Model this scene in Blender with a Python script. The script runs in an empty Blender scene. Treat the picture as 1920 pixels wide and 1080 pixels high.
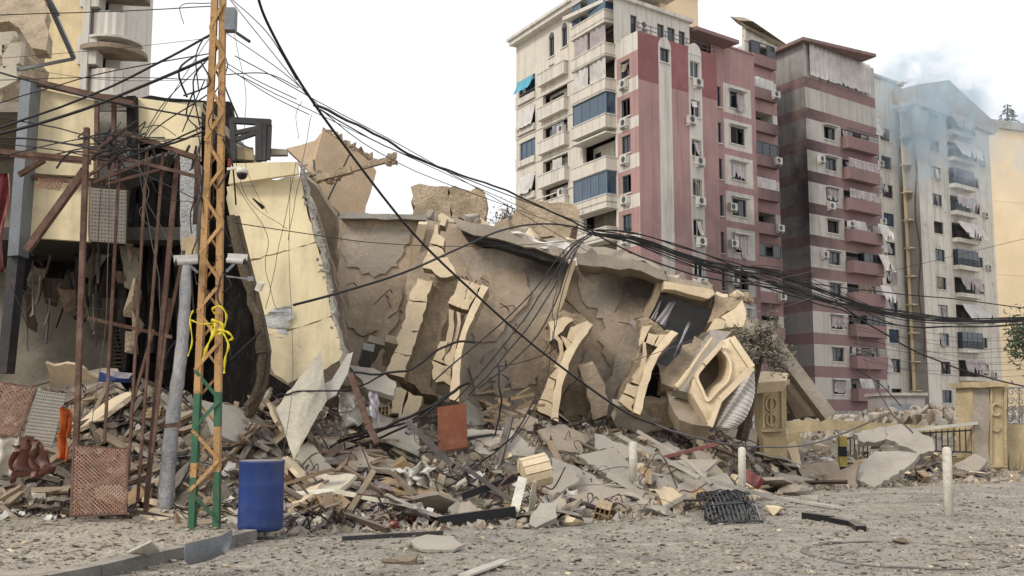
import bpy, bmesh, math, random
from mathutils import Vector, Matrix, noise
from mathutils.geometry import tessellate_polygon
R = math.radians
rnd = random.Random(7)
sc = bpy.context.scene
COL = sc.collection
V = Vector

# ------------------------------------------------------------------ camera
FPX, EYE, PITCH = 1950.0, 1.48, math.atan(240/1950.0)
cam_d = bpy.data.cameras.new('camera'); cam = bpy.data.objects.new('camera', cam_d); COL.objects.link(cam)
cam_d.sensor_width = 36; cam_d.lens = 36*FPX/1920; cam_d.clip_start = .1; cam_d.clip_end = 6000
cam.location = (0, 0, EYE); cam.rotation_euler = (R(90)+PITCH, 0, 0)
sc.camera = cam
# ------------------------------------------------------------------ sky, sun, exposure
SUN_EL, SUN_AZ = 40, -132          # azimuth clockwise from +Y: behind the camera, to its left
world = bpy.data.worlds.new('World'); sc.world = world; world.use_nodes = True
nt = world.node_tree; nt.nodes.clear()
sky = nt.nodes.new('ShaderNodeTexSky'); sky.sky_type = 'NISHITA'; sky.sun_disc = False
sky.sun_elevation = R(SUN_EL); sky.sun_rotation = R(SUN_AZ); sky.dust_density = 4.0; sky.air_density = 1.0
veil = nt.nodes.new('ShaderNodeMixRGB'); veil.inputs[0].default_value = .86          # thin bright overcast over the blue
veil.inputs[2].default_value = (9.7, 9.7, 9.75, 1)
bg = nt.nodes.new('ShaderNodeBackground'); bg.inputs[1].default_value = .1
wo = nt.nodes.new('ShaderNodeOutputWorld')
nt.links.new(sky.outputs[0], veil.inputs[1]); nt.links.new(veil.outputs[0], bg.inputs[0]); nt.links.new(bg.outputs[0], wo.inputs[0])
sun_d = bpy.data.lights.new('sun', 'SUN'); sun_d.energy = 1.6; sun_d.angle = R(14); sun_d.color = (1, .93, .82)
sun = bpy.data.objects.new('sun', sun_d); COL.objects.link(sun)
_d = V((math.sin(R(SUN_AZ))*math.cos(R(SUN_EL)), math.cos(R(SUN_AZ))*math.cos(R(SUN_EL)), math.sin(R(SUN_EL))))
sun.rotation_euler = _d.to_track_quat('Z', 'Y').to_euler(); sun.location = (-20, -30, 40)
vs = sc.view_settings; vs.view_transform = 'Standard'; vs.look = 'None'; vs.exposure = 0.30; vs.gamma = 1; vs.use_curve_mapping = False
sc.render.engine = 'CYCLES'
sc.cycles.max_bounces = 5; sc.cycles.diffuse_bounces = 3; sc.cycles.glossy_bounces = 2; sc.cycles.volume_bounces = 1
sc.cycles.transparent_max_bounces = 6; sc.cycles.use_denoising = True

# ------------------------------------------------------------------ where things stand: bearing and distance to world points
_fw = V((0, math.cos(PITCH), math.sin(PITCH))); _up = V((0, -math.sin(PITCH), math.cos(PITCH)))
def ray(px, py): return V(((px-960)/FPX, 0, 0)) + _up*((540-py)/FPX) + _fw
def P(px, py, Y):
    d = ray(px, py); return V((0, 0, EYE)) + d*(Y/d.y)
def G(px, py, z=0.0):
    d = ray(px, py); return V((0, 0, EYE)) + d*((z-EYE)/d.z)
def PP(pts, Y, Yb=None):
    """outline to world points; a plane at distance Y, or leaning from Y at the top to Yb at the bottom"""
    if callable(Y): return [P(x, y, Y(x, y)) for x, y in pts]
    if Yb is None: return [P(x, y, Y) for x, y in pts]
    y0 = min(p[1] for p in pts); y1 = max(p[1] for p in pts)
    return [P(x, y, Y+(Yb-Y)*(y-y0)/(y1-y0)) for x, y in pts]
CAMP = V((0, 0, EYE))

# ------------------------------------------------------------------ materials
MATS = {}
def lin(c): return tuple((x/12.92 if x <= .04045 else ((x+.055)/1.055)**2.4) for x in c)
def mk(name, col, rough=.9, var=.35, scale=1.2, grain=.25, gscale=22, bump=.3, bdist=.02, metal=0, dust=0.0, stain=None, stain_amt=.5,
       sscale=.7, spec=.3, stretch=(1, 1, 1), soot=None, rust=None, streak=0, peel=None, cracks=0):
    m = bpy.data.materials.new(name); m.use_nodes = True; n = m.node_tree.nodes; L = m.node_tree.links
    b = n['Principled BSDF']; b.inputs['Roughness'].default_value = rough; b.inputs['Metallic'].default_value = metal
    b.inputs['Specular IOR Level'].default_value = spec
    tc = n.new('ShaderNodeTexCoord'); mp = n.new('ShaderNodeMapping'); mp.inputs['Scale'].default_value = stretch
    oi = n.new('ShaderNodeObjectInfo'); sh = n.new('ShaderNodeVectorMath'); sh.operation = 'MULTIPLY_ADD'
    L.new(oi.outputs['Random'], sh.inputs[0]); sh.inputs[1].default_value = (17, 31, 13); L.new(tc.outputs['Object'], sh.inputs[2])
    L.new(sh.outputs[0], mp.inputs['Vector'])
    def nz(s, det=6, rg=.6, src=mp.outputs[0]):
        t = n.new('ShaderNodeTexNoise'); t.inputs['Scale'].default_value = s; t.inputs['Detail'].default_value = det
        t.inputs['Roughness'].default_value = rg; L.new(src, t.inputs['Vector']); return t.outputs['Fac']
    def rmp(f, a, bb):
        r = n.new('ShaderNodeMapRange'); r.inputs[1].default_value = a; r.inputs[2].default_value = bb; L.new(f, r.inputs[0]); return r.outputs[0]
    def mix(f, c1, c2, mode='MIX'):
        x = n.new('ShaderNodeMixRGB'); x.blend_type = mode
        for i, q in ((0, f), (1, c1), (2, c2)):
            if isinstance(q, (int, float)): x.inputs[i].default_value = q
            elif isinstance(q, tuple): x.inputs[i].default_value = (*q[:3], 1)
            else: L.new(q, x.inputs[i])
        return x.outputs[0]
    f1 = rmp(nz(scale), .3, .7); f2 = nz(gscale, 4, .7)
    c = mix(f1, tuple(x*(1-var) for x in col), tuple(min(1, x*(1+var*.45)) for x in col))
    c = mix(rmp(f2, .25, .75), mix(1, c, tuple([1-grain]*3), 'MULTIPLY'), mix(1, c, tuple([1+grain*.4]*3), 'MULTIPLY'))
    if stain:
        fs = n.new('ShaderNodeMath'); fs.operation = 'MULTIPLY'; L.new(rmp(nz(sscale, 8, .7), .5, .68), fs.inputs[0]); fs.inputs[1].default_value = stain_amt
        c = mix(fs.outputs[0], c, stain)
    if streak:
        ms = n.new('ShaderNodeMapping'); ms.inputs['Scale'].default_value = (2.2, 2.2, .12); L.new(tc.outputs['Object'], ms.inputs[0])
        fs = n.new('ShaderNodeMath'); fs.operation = 'MULTIPLY'; L.new(rmp(nz(1.3, 6, .65, ms.outputs[0]), .48, .72), fs.inputs[0]); fs.inputs[1].default_value = streak
        c = mix(fs.outputs[0], c, (.10, .09, .08))
    if peel:      # plaster fallen away in patches
        c = mix(rmp(nz(peel[1], 9, .68), peel[2] if len(peel) > 2 else .53, (peel[2] if len(peel) > 2 else .53)+.03), c, peel[0])
    if cracks:
        vo = n.new('ShaderNodeTexVoronoi'); vo.feature = 'DISTANCE_TO_EDGE'; vo.inputs['Scale'].default_value = cracks
        wv = n.new('ShaderNodeVectorMath'); wv.operation = 'ADD'; tn = n.new('ShaderNodeTexNoise'); tn.inputs['Scale'].default_value = 1.5; tn.inputs['Detail'].default_value = 6; L.new(mp.outputs[0], tn.inputs['Vector'])
        L.new(mp.outputs[0], wv.inputs[0]); L.new(tn.outputs['Color'], wv.inputs[1]); L.new(wv.outputs[0], vo.inputs['Vector'])
        c = mix(rmp(vo.outputs['Distance'], .018, .004), c, tuple(x*.3 for x in col))
    if rust:
        c = mix(rmp(nz(6, 8, .7), .56, .62), c, rust)
    if soot:      # a burnt patch with a place of its own: (centre, radii, amount)
        for ctr, rad, amt in soot:
            gp = n.new('ShaderNodeNewGeometry')
            s1 = n.new('ShaderNodeVectorMath'); s1.operation = 'SUBTRACT'; L.new(gp.outputs['Position'], s1.inputs[0]); s1.inputs[1].default_value = ctr
            s2 = n.new('ShaderNodeVectorMath'); s2.operation = 'DIVIDE'; L.new(s1.outputs[0], s2.inputs[0]); s2.inputs[1].default_value = rad
            s3 = n.new('ShaderNodeVectorMath'); s3.operation = 'LENGTH'; L.new(s2.outputs[0], s3.inputs[0])
            a1 = n.new('ShaderNodeMath'); a1.operation = 'ADD'; L.new(s3.outputs['Value'], a1.inputs[0]); L.new(rmp(nz(.5, 6, .7, gp.outputs['Position']), 0, 1), a1.inputs[1])
            q = n.new('ShaderNodeMapRange'); q.inputs[1].default_value = .85; q.inputs[2].default_value = 1.65; q.inputs[3].default_value = amt; q.inputs[4].default_value = 0
            L.new(a1.outputs[0], q.inputs[0]); c = mix(q.outputs[0], c, (.022, .02, .019))
    if dust:
        ge = n.new('ShaderNodeNewGeometry'); sx = n.new('ShaderNodeSeparateXYZ'); L.new(ge.outputs['Normal'], sx.inputs[0])
        a = n.new('ShaderNodeMath'); a.operation = 'MULTIPLY'; L.new(rmp(sx.outputs['Z'], .1, .8), a.inputs[0]); L.new(rmp(nz(3, 6, .7), .25, .6), a.inputs[1])
        a2 = n.new('ShaderNodeMath'); a2.operation = 'MULTIPLY'; L.new(a.outputs[0], a2.inputs[0]); a2.inputs[1].default_value = dust
        c = mix(a2.outputs[0], c, (.40, .345, .28))
    L.new(c, b.inputs['Base Color'])
    if bump:
        bp = n.new('ShaderNodeBump'); bp.inputs['Strength'].default_value = bump; bp.inputs['Distance'].default_value = bdist
        ad = n.new('ShaderNodeMath'); ad.operation = 'ADD'; L.new(f2, ad.inputs[0]); L.new(nz(scale*4, 6, .65), ad.inputs[1])
        L.new(ad.outputs[0], bp.inputs['Height']); L.new(bp.outputs[0], b.inputs['Normal'])
    MATS[name] = m; return m
mk('concrete', (.40, .35, .29), stain=(.22, .18, .14), stain_amt=.6, dust=.5, bump=.6)
mk('concrete_grey', (.40, .375, .335), stain=(.26, .23, .2), dust=.5, bump=.45)
mk('concrete_brown', (.31, .245, .18), var=.45, stain=(.115, .09, .07), stain_amt=.75, sscale=.9, dust=.6, bump=.7)
_so = [(P(1030, 500, 21.8), (.9, 1.0, .5), .85), (P(1205, 540, 22.1), (1.1, 1.0, .6), .9)]
_sk = dict(var=.35, scale=1.1, grain=.3, gscale=9, stain_amt=.7, sscale=.9, bump=.6, bdist=.04, streak=.22, soot=_so)
mk('soffit', (.58, .465, .345), stain=(.36, .295, .225), peel=((.45, .365, .28), .8), **_sk)
mk('soffit_grey', (.53, .455, .37), stain=(.30, .265, .225), peel=((.39, .345, .285), .8), **_sk)
mk('plaster_tan', (.58, .44, .30), var=.25, scale=1, grain=.15, stain=(.36, .28, .2), stain_amt=.5, bump=.5)
mk('dull_red', (.24, .11, .09), var=.3, scale=4, dust=.6, bump=.4, stain=(.3, .22, .17))
mk('dull_yellow', (.42, .33, .09), rough=.7, var=.25, scale=4, dust=.4, stain=(.3, .25, .18))
mk('rough_core', (.55, .435, .30), var=.4, scale=2.5, grain=.4, gscale=16, stain=(.26, .2, .14), bump=1, bdist=.06, dust=.5)
mk('stone_cream', (.77, .63, .435), var=.16, scale=1.6, grain=.22, gscale=24, stain=(.45, .35, .24), stain_amt=.5, sscale=1.3, bump=.4, dust=.3, peel=((.48, .39, .28), 2.2, .63))
mk('yellow_panel', (.78, .665, .425), rough=.65, var=.12, scale=.8, grain=.06, bump=.2, bdist=.01, stain=(.5, .41, .27), stain_amt=.6, sscale=1.2, streak=.3, peel=((.33, .28, .22), 2.0, .66))
mk('yellow_wall', (.74, .60, .36), var=.14, grain=.08, bump=.2, stain=(.45, .36, .24), stain_amt=.4, streak=.2)
mk('fence_yellow', (.54, .435, .265), var=.25, scale=1.6, stain=(.3, .22, .13), stain_amt=.6, bump=.5, dust=.5, streak=.25)
mk('orange_paint', (.50, .295, .125), rough=.75, var=.3, scale=3, rust=(.2, .1, .055), bump=.3, grain=.25, stain=(.33, .24, .15), stain_amt=.4, sscale=2.5)
mk('green_paint', (.05, .14, .08), rough=.6, var=.25, scale=3, rust=(.14, .09, .05), bump=.2)
mk('rust', (.135, .078, .058), var=.4, scale=5, grain=.3, bump=.5, bdist=.01, stain=(.28, .2, .16), stain_amt=.5, sscale=4)
mk('rust_mesh', (.3, .17, .12), var=.35, scale=5, grain=.3, bump=.3, stain=(.42, .33, .27), stain_amt=.6, sscale=3)
mk('steel_grey', (.21, .23, .25), rough=.5, var=.25, metal=.25, bump=.15, stain=(.2, .14, .1), stain_amt=.4, dust=.4)
mk('steel_plate', (.20, .185, .165), rough=.55, var=.3, metal=.2, bump=.1, stain=(.25, .17, .11), stain_amt=.4, dust=.3)
mk('steel_dark', (.045, .045, .048), rough=.6, var=.35, bump=.3, dust=.5, stain=(.13, .09, .06), stain_amt=.4, sscale=4)
mk('black_plastic', (.014, .014, .016), rough=.45, var=.3, bump=.1, dust=.45)
mk('cable', (.022, .021, .022), rough=.55, var=.4, bump=.1)
mk('cable_grey', (.13, .12, .11), rough=.6, var=.4, bump=.1)
mk('foil', (.34, .34, .345), rough=.38, var=.3, scale=5, metal=.75, bump=.8, bdist=.03, stain=(.35, .3, .25), stain_amt=.5, sscale=3)
mk('sheet_metal', (.6, .58, .52), rough=.5, var=.18, metal=.2, bump=.2, stain=(.36, .31, .25), stain_amt=.6, sscale=2, dust=.4)
mk('sheet_cream', (.62, .57, .46), rough=.55, var=.14, scale=2, bump=.1, stain=(.38, .32, .24), stain_amt=.5, sscale=2)
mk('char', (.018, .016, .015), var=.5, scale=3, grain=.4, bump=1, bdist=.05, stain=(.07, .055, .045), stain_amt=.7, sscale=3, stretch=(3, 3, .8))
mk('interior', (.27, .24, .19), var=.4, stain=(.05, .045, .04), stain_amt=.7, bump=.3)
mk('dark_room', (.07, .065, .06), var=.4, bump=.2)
mk('wood', (.31, .225, .14), var=.4, scale=2, grain=.35, gscale=9, stretch=(1, 1, .25), bump=.5, stain=(.12, .09, .065), dust=.5)
mk('wood_dark', (.13, .095, .07), var=.45, scale=2, grain=.4, gscale=9, stretch=(1, 1, .25), bump=.7, stain=(.04, .033, .028), dust=.4)
mk('wood_red', (.22, .07, .035), rough=.6, var=.2, scale=2, gscale=14, bump=.15, stain=(.3, .2, .14), stain_amt=.35, sscale=3)
mk('blue_plastic', (.013, .042, .18), rough=.5, var=.3, scale=1.4, grain=.1, bump=.1, dust=.8, stain=(.09, .10, .15), stain_amt=.45, sscale=1.6, streak=.3)
mk('white_paint', (.72, .69, .6), rough=.7, var=.14, scale=4, bump=.15, stain=(.38, .33, .26), stain_amt=.6, sscale=5, dust=.3)
mk('white_cloth', (.74, .71, .66), var=.15, bump=.2, stain=(.5, .45, .38), stain_amt=.5, sscale=2)
mk('lilac_cloth', (.63, .60, .66), var=.2, bump=.2, stain=(.4, .36, .36), stain_amt=.5)
mk('curtain_cloth', (.43, .38, .385), var=.3, scale=1, bump=.2, stain=(.25, .21, .2), stain_amt=.5, streak=.25)
mk('curtain_pale', (.60, .57, .55), var=.22, bump=.2, stain=(.36, .32, .3), stain_amt=.5, streak=.2)
mk('plastic_film', (.66, .66, .63), rough=.3, var=.2, scale=4, bump=.8, bdist=.04)
mk('red_cloth', (.25, .05, .055), var=.35, bump=.4, dust=.7, stain=(.3, .22, .18))
mk('orange_cloth', (.55, .13, .03), var=.3, scale=3, bump=.5)
mk('yellow_tape', (.72, .6, .03), rough=.5, var=.15, bump=.1)
mk('teal_cloth', (.11, .38, .50), var=.2, bump=.2)
mk('leaf', (.16, .15, .115), var=.4, scale=3, dust=.3, bump=0)
mk('leaf_dark', (.055, .07, .04), var=.4, scale=3, bump=0)
mk('bark', (.15, .115, .08), var=.4, scale=4, grain=.4, bump=1, bdist=.04, dust=.4)
mk('brick_red', (.36, .16, .085), var=.3, scale=3, bump=.5, dust=.5)
mk('hollow_clay', (.47, .32, .18), var=.3, scale=3, bump=.4, dust=.5)
mk('asphalt', (.13, .12, .11), var=.3, scale=3, bump=.4, dust=.35)
mk('kerb_stone', (.2, .19, .175), var=.3, scale=3, bump=.5, dust=.7)
mk('camera_shell', (.50, .49, .47), rough=.5, var=.2, bump=0, dust=.4)
# tower materials
_bc = P(1530, 345, 93.5)
mk('a_cream', (.63, .595, .54), var=.12, scale=.35, grain=.08, gscale=8, bump=.15, stain=(.42, .38, .33), stain_amt=.4, sscale=.35, streak=.42, peel=((.33, .29, .26), .8, .67), soot=[(P(1330, 560, 84), (12, 10, 11), .55), (P(1440, 480, 92), (5, 5, 14), .6)])
mk('a_stone', (.64, .595, .52), var=.14, scale=.5, grain=.1, gscale=6, bump=.2, stain=(.48, .41, .32), stain_amt=.4, sscale=.5, streak=.42, peel=((.33, .29, .26), .8, .67))
mk('a_pink', (.40, .25, .24), var=.2, scale=.3, grain=.08, gscale=8, bump=.12, stain=(.35, .2, .185), stain_amt=.4, sscale=.3, streak=.42, peel=((.33, .29, .26), .8, .67), soot=[(P(1330, 560, 84), (12, 10, 11), .55), (P(1440, 480, 92), (5, 5, 14), .6)])
mk('a_maroon', (.25, .105, .11), var=.16, scale=.3, grain=.08, gscale=8, bump=.12, stain=(.4, .2, .19), stain_amt=.4, sscale=.4)
mk('b_grey', (.33, .31, .30), var=.2, scale=.3, grain=.1, gscale=8, bump=.15, stain=(.2, .18, .17), stain_amt=.5, sscale=.3, streak=.5, peel=((.27, .235, .2), 1.0, .64), soot=[(_bc, (5.5, 5.5, 12), .95)])
mk('b_cream', (.50, .47, .43), var=.15, scale=.3, grain=.1, gscale=8, bump=.15, stain=(.33, .3, .27), stain_amt=.5, sscale=.3, streak=.5, peel=((.27, .235, .2), 1.0, .64), soot=[(_bc, (2.6, 2.6, 11), .7)])
mk('b_pink', (.27, .175, .17), var=.2, scale=.3, grain=.1, gscale=8, bump=.15, stain=(.22, .14, .13), stain_amt=.5, sscale=.3, streak=.3, soot=[(_bc, (5.2, 5.2, 12), .93)])
mk('c_white', (.66, .62, .55), var=.14, scale=.3, grain=.1, gscale=6, bump=.2, stain=(.4, .34, .27), stain_amt=.5, sscale=.5, streak=.5, peel=((.27, .235, .2), 1.0, .64))
mk('d_grey', (.40, .38, .35), var=.15, scale=.3, grain=.1, bump=.15, stain=(.27, .25, .22), streak=.2)
mk('gold', (.86, .69, .46), var=.12, scale=.2, grain=.05, bump=.1)
mk('glass_dark', (.018, .022, .03), rough=.12, var=.3, scale=.4, grain=0, bump=.1, spec=.7)
mk('glass_blue', (.04, .075, .12), rough=.1, var=.35, scale=.5, grain=0, bump=.1, spec=.8)
mk('frame_dark', (.07, .075, .085), rough=.5, var=.2, bump=0)
mk('frame_blue', (.13, .19, .27), rough=.5, var=.2, bump=0)
mk('frame_white', (.6, .6, .58), rough=.5, var=.2, bump=0)
mk('ac_white', (.6, .58, .54), rough=.5, var=.2, bump=0, stain=(.35, .3, .25))
mk('roof_tile', (.24, .165, .15), var=.3, scale=2, bump=.5)
mk('pine', (.035, .05, .03), var=.4, bump=0)

# ------------------------------------------------------------------ geometry
class MB:
    def __init__(s): s.v = []; s.f = []; s.m = []
    def add(s, vs, fs, mi=0):
        b = len(s.v); s.v += [V(q) for q in vs]; s.f += [tuple(i+b for i in q) for q in fs]; s.m += [mi]*len(fs); return s
    def hexa(s, p, mi=0):      # 8 corners: bottom ring, top ring
        return s.add(p, [(3, 2, 1, 0), (4, 5, 6, 7), (0, 1, 5, 4), (1, 2, 6, 5), (2, 3, 7, 6), (3, 0, 4, 7)], mi)
    def box(s, c, sz, rot=None, mi=0):
        M = rot if rot is not None else Matrix.Identity(3); c = V(c)
        x, y, z = (q/2 for q in sz)
        return s.hexa([c + M @ V(q) for q in ((-x, -y, -z), (x, -y, -z), (x, y, -z), (-x, y, -z), (-x, -y, z), (x, -y, z), (x, y, z), (-x, y, z))], mi)
    def beam(s, a, b, w, h=None, roll=0, mi=0, up=None):
        a, b = V(a), V(b); h = h or w; d = (b-a).normalized(); ref = V(up) if up else (V((0, 1, 0)) if abs(d.y) < .9 else V((0, 0, 1)))
        x = d.cross(ref).normalized(); y = x.cross(d).normalized()
        if roll: x, y = x*math.cos(roll)+y*math.sin(roll), y*math.cos(roll)-x*math.sin(roll)
        q = [a+x*i*w/2+y*j*h/2 for i, j in ((-1, -1), (1, -1), (1, 1), (-1, 1))] + [b+x*i*w/2+y*j*h/2 for i, j in ((-1, -1), (1, -1), (1, 1), (-1, 1))]
        return s.hexa(q, mi)
    def tube(s, pts, r, n=5, mi=0, cap=True):
        pts = [V(p) for p in pts]; b = len(s.v); prev = None
        for i, p in enumerate(pts):
            d = (pts[min(i+1, len(pts)-1)]-pts[max(i-1, 0)]).normalized()
            if prev is None: prev = d.orthogonal().normalized()
            x = (prev-d*prev.dot(d)); x = x.normalized() if x.length > 1e-6 else d.orthogonal().normalized(); y = d.cross(x); prev = x
            rr = r[i] if isinstance(r, (list, tuple)) else r
            s.v += [p+x*math.cos(k*math.tau/n)*rr+y*math.sin(k*math.tau/n)*rr for k in range(n)]
        for i in range(len(pts)-1):
            for k in range(n):
                k2 = (k+1) % n; s.f.append((b+i*n+k, b+i*n+k2, b+(i+1)*n+k2, b+(i+1)*n+k)); s.m.append(mi)
        if cap:
            s.f.append(tuple(b+k for k in range(n))[::-1]); s.m.append(mi); e = b+(len(pts)-1)*n; s.f.append(tuple(e+k for k in range(n))); s.m.append(mi)
        return s
    def plate(s, pts, th, jag=0.0, seg=.3, mi=0, back=None, mside=None, rough=0.0):
        """slab whose visible face is the outline pts; th thick, away from the viewer (or along back)"""
        pts = [V(p) for p in pts]; n = V((0, 0, 0)); k = len(pts)
        for i in range(k): n += pts[i].cross(pts[(i+1) % k])
        n.normalize(); c = sum(pts, V((0, 0, 0)))/k
        if n.dot(CAMP-c) < 0: n = -n; pts = pts[::-1]
        ring = []
        for i in range(k):
            a, b = pts[i], pts[(i+1) % k]; e = b-a; m = max(1, int(e.length/seg)) if jag else 1
            w = n.cross(e).normalized() if e.length > 1e-6 else V((0, 0, 0))
            ring.append(a)
            for j in range(1, m): ring.append(a+e*((j+rnd.uniform(-.3, .3))/m)+w*rnd.gauss(0, jag)+n*rnd.gauss(0, rough))
        bk = (V(back) if back else -n*th)
        rb = [p+bk+V((rnd.gauss(0, 1), rnd.gauss(0, 1), rnd.gauss(0, 1)))*jag*.35 for p in ring]
        q = len(ring); tri = tessellate_polygon([ring]); base = len(s.v); s.v += ring+rb
        for t in tri:
            a, b, c2 = t
            nn = (ring[b]-ring[a]).cross(ring[c2]-ring[a])
            if nn.dot(n) < 0: a, b = b, a
            s.f.append((base+a, base+b, base+c2)); s.m.append(mi)
            s.f.append((base+q+c2, base+q+b, base+q+a)); s.m.append(mi)
        ms = mi if mside is None else mside
        for i in range(q):
            j = (i+1) % q; s.f.append((base+j, base+i, base+q+i, base+q+j)); s.m.append(ms)
        return s
    def grid(s, fn, nu, nv, mi=0, thick=0.0):
        b = len(s.v); pts = [[V(fn(i/nu, j/nv)) for i in range(nu+1)] for j in range(nv+1)]
        for r_ in pts: s.v += r_
        w = nu+1
        for j in range(nv):
            for i in range(nu):
                s.f.append((b+j*w+i, b+j*w+i+1, b+(j+1)*w+i+1, b+(j+1)*w+i)); s.m.append(mi)
        if thick:
            b2 = len(s.v)
            for j in range(nv+1):
                for i in range(nu+1):
                    du = pts[j][min(i+1, nu)]-pts[j][max(i-1, 0)]; dv = pts[min(j+1, nv)][i]-pts[max(j-1, 0)][i]
                    nn = du.cross(dv); nn = nn.normalized() if nn.length > 1e-9 else V((0, 1, 0)); s.v.append(pts[j][i]+nn*thick)
            for j in range(nv):
                for i in range(nu):
                    s.f.append((b2+(j+1)*w+i, b2+(j+1)*w+i+1, b2+j*w+i+1, b2+j*w+i)); s.m.append(mi)
            per = [j*w for j in range(nv+1)]; per2 = [j*w+nu for j in range(nv+1)]
            for L_ in (per, per2, list(range(nu+1)), [nv*w+i for i in range(nu+1)]):
                for a, c in zip(L_, L_[1:]): s.f.append((b+a, b+c, b2+c, b2+a)); s.m.append(mi)
        return s
    def obj(s, name, mats, parent=None, loc=None, smooth=False):
        o_loc = V(loc) if loc is not None else (wl(parent) if parent is not None else V((0, 0, 0)))
        me = bpy.data.meshes.new(name); me.from_pydata([tuple(q-o_loc) for q in s.v], [], s.f)
        ml = mats if isinstance(mats, (list, tuple)) else [mats]
        for m in ml: me.materials.append(MATS[m])
        if len(ml) > 1: me.polygons.foreach_set('material_index', s.m)
        if smooth: me.polygons.foreach_set('use_smooth', [True]*len(me.polygons))
        me.update(); o = bpy.data.objects.new(name, me); COL.objects.link(o)
        if parent is not None: o.parent = parent
        else: o.location = o_loc
        return o
WL = {}
def wl(o):
    while o.parent is not None: o = o.parent
    return WL.get(o.name, o.location.copy())
def tag(o, label=None, cat=None, group=None, kind=None):
    if label: o['label'] = label
    if cat: o['category'] = cat
    if group: o['group'] = group
    if kind: o['kind'] = kind
    return o
def thing(name, loc, label, cat, group=None):
    o = bpy.data.objects.new(name, None); COL.objects.link(o); o.location = loc; o.empty_display_size = .3; WL[o.name] = V(loc)
    return tag(o, label, cat, group)
def solo(mb, name, mats, label=None, cat=None, group=None, kind=None, smooth=False):
    xs = [q.x for q in mb.v]; ys = [q.y for q in mb.v]; z = min(q.z for q in mb.v)
    return tag(mb.obj(name, mats, None, ((min(xs)+max(xs))/2, (min(ys)+max(ys))/2, z), smooth), label, cat, group, kind)
def hull(n, sx, sy, sz, seed):
    r = random.Random(seed); bm = bmesh.new()
    for _ in range(n):
        p = V((r.uniform(-1, 1), r.uniform(-1, 1), r.uniform(-1, 1))); mx = max(abs(p.x), abs(p.y), abs(p.z)); p /= mx**.75
        bm.verts.new((p.x*sx/2, p.y*sy/2, p.z*sz/2))
    g = bmesh.ops.convex_hull(bm, input=bm.verts)
    bmesh.ops.delete(bm, geom=[e for e in g['geom_interior'] if isinstance(e, bmesh.types.BMVert)], context='VERTS')
    bm.verts.ensure_lookup_table(); bm.verts.index_update()
    vs = [v.co.copy() for v in bm.verts]; fs = [tuple(v.index for v in f.verts) for f in bm.faces]; bm.free(); return vs, fs
HULLS = [hull(14, 1, 1, 1, 100+i) for i in range(14)]
TINY = [hull(7, 1, 1, 1, 300+i) for i in range(8)]
def eul(x, y, z): return Matrix.Rotation(z, 3, 'Z') @ Matrix.Rotation(y, 3, 'Y') @ Matrix.Rotation(x, 3, 'X')
def smooth_path(pts, n=6):
    pts = [V(p) for p in pts]
    if len(pts) == 2: return [pts[0].lerp(pts[1], i/n) for i in range(n+1)]
    out = []
    for i in range(len(pts)-1):
        p0 = pts[max(i-1, 0)]; p1 = pts[i]; p2 = pts[i+1]; p3 = pts[min(i+2, len(pts)-1)]
        for j in range(n):
            t = j/n; out.append(.5*((2*p1)+(p2-p0)*t+(2*p0-5*p1+4*p2-p3)*t*t+(3*p1-p0-3*p2+p3)*t**3))
    out.append(pts[-1]); return out

# ------------------------------------------------------------------ ground: road, rubble terrain
def interp(t, x):
    if x <= t[0][0]: return t[0][1:]
    for a, b in zip(t, t[1:]):
        if x <= b[0]:
            k = (x-a[0])/(b[0]-a[0]); return tuple(p+(q-p)*k for p, q in zip(a[1:], b[1:]))
    return t[-1][1:]
MOUND = [(-400, 14.6, 4, 1.9), (0, 14.8, 4, 1.95), (330, 14.9, 4, 1.8), (430, 14.4, 3.5, 1.55), (560, 14.3, 4.5, 1.5), (800, 15.0, 6, 1.45), (1000, 15.2, 6, 1.35),
         (1200, 16.3, 6, 1.25), (1350, 18.6, 5.5, 1.05), (1450, 21, 5, .7), (1550, 22.5, 4, .45), (1700, 23.5, 4, .4), (1900, 25, 4, .3), (2600, 25, 4, .3)]
def sstep(t): t = max(0, min(1, t)); return t*t*(3-2*t)
def gz(x, y):
    if y < 7: return 0.0
    px = 960+FPX*x/y; yf, rp, h = interp(MOUND, px)
    k = sstep((y-yf)/rp); z = h*k*(1-sstep((y-34)/8))
    z += 1.5*math.exp(-((x-17.5)/8)**2-((y-41)/4.5)**2)
    a = .02+.30*k*(1 if y < 60 else 0)
    if y < 60: z += a*(noise.fractal(V((x*.9, y*.9, 3)), .9, 2.1, 5)*.5)+.012*noise.noise(V((x*5, y*5, 0)))
    return z
def steps(a, b, s): n = int(round((b-a)/s)); return [a+(b-a)*i/n for i in range(n+1)]
xs = [-1500, -500, -150, -60, -30, -18]+steps(-13, 19, .15)+[24, 32, 45, 80, 200, 600, 1500]
ys = [-60, -10, 3, 6.5]+steps(8, 33, .15)+steps(34, 50, .8)+[60, 80, 120, 200, 500, 1500, 3000]
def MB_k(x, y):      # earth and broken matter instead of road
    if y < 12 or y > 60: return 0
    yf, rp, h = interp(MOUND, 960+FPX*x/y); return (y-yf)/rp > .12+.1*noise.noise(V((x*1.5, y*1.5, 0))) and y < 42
gm = MB(); w = len(xs)
for y in ys:
    for x in xs: gm.v.append(V((x, y, gz(x, y))))
for j in range(len(ys)-1):
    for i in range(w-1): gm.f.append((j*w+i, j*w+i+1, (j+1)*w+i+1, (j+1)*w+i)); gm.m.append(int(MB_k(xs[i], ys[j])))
mk('shaded_rubble_earth', (.14, .12, .097), var=.5, scale=2, grain=.5, gscale=20, bump=1, bdist=.05, stain=(.05, .045, .04), dust=.45)  # heap soil, its colour darkened to hold the shade of the gaps
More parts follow.
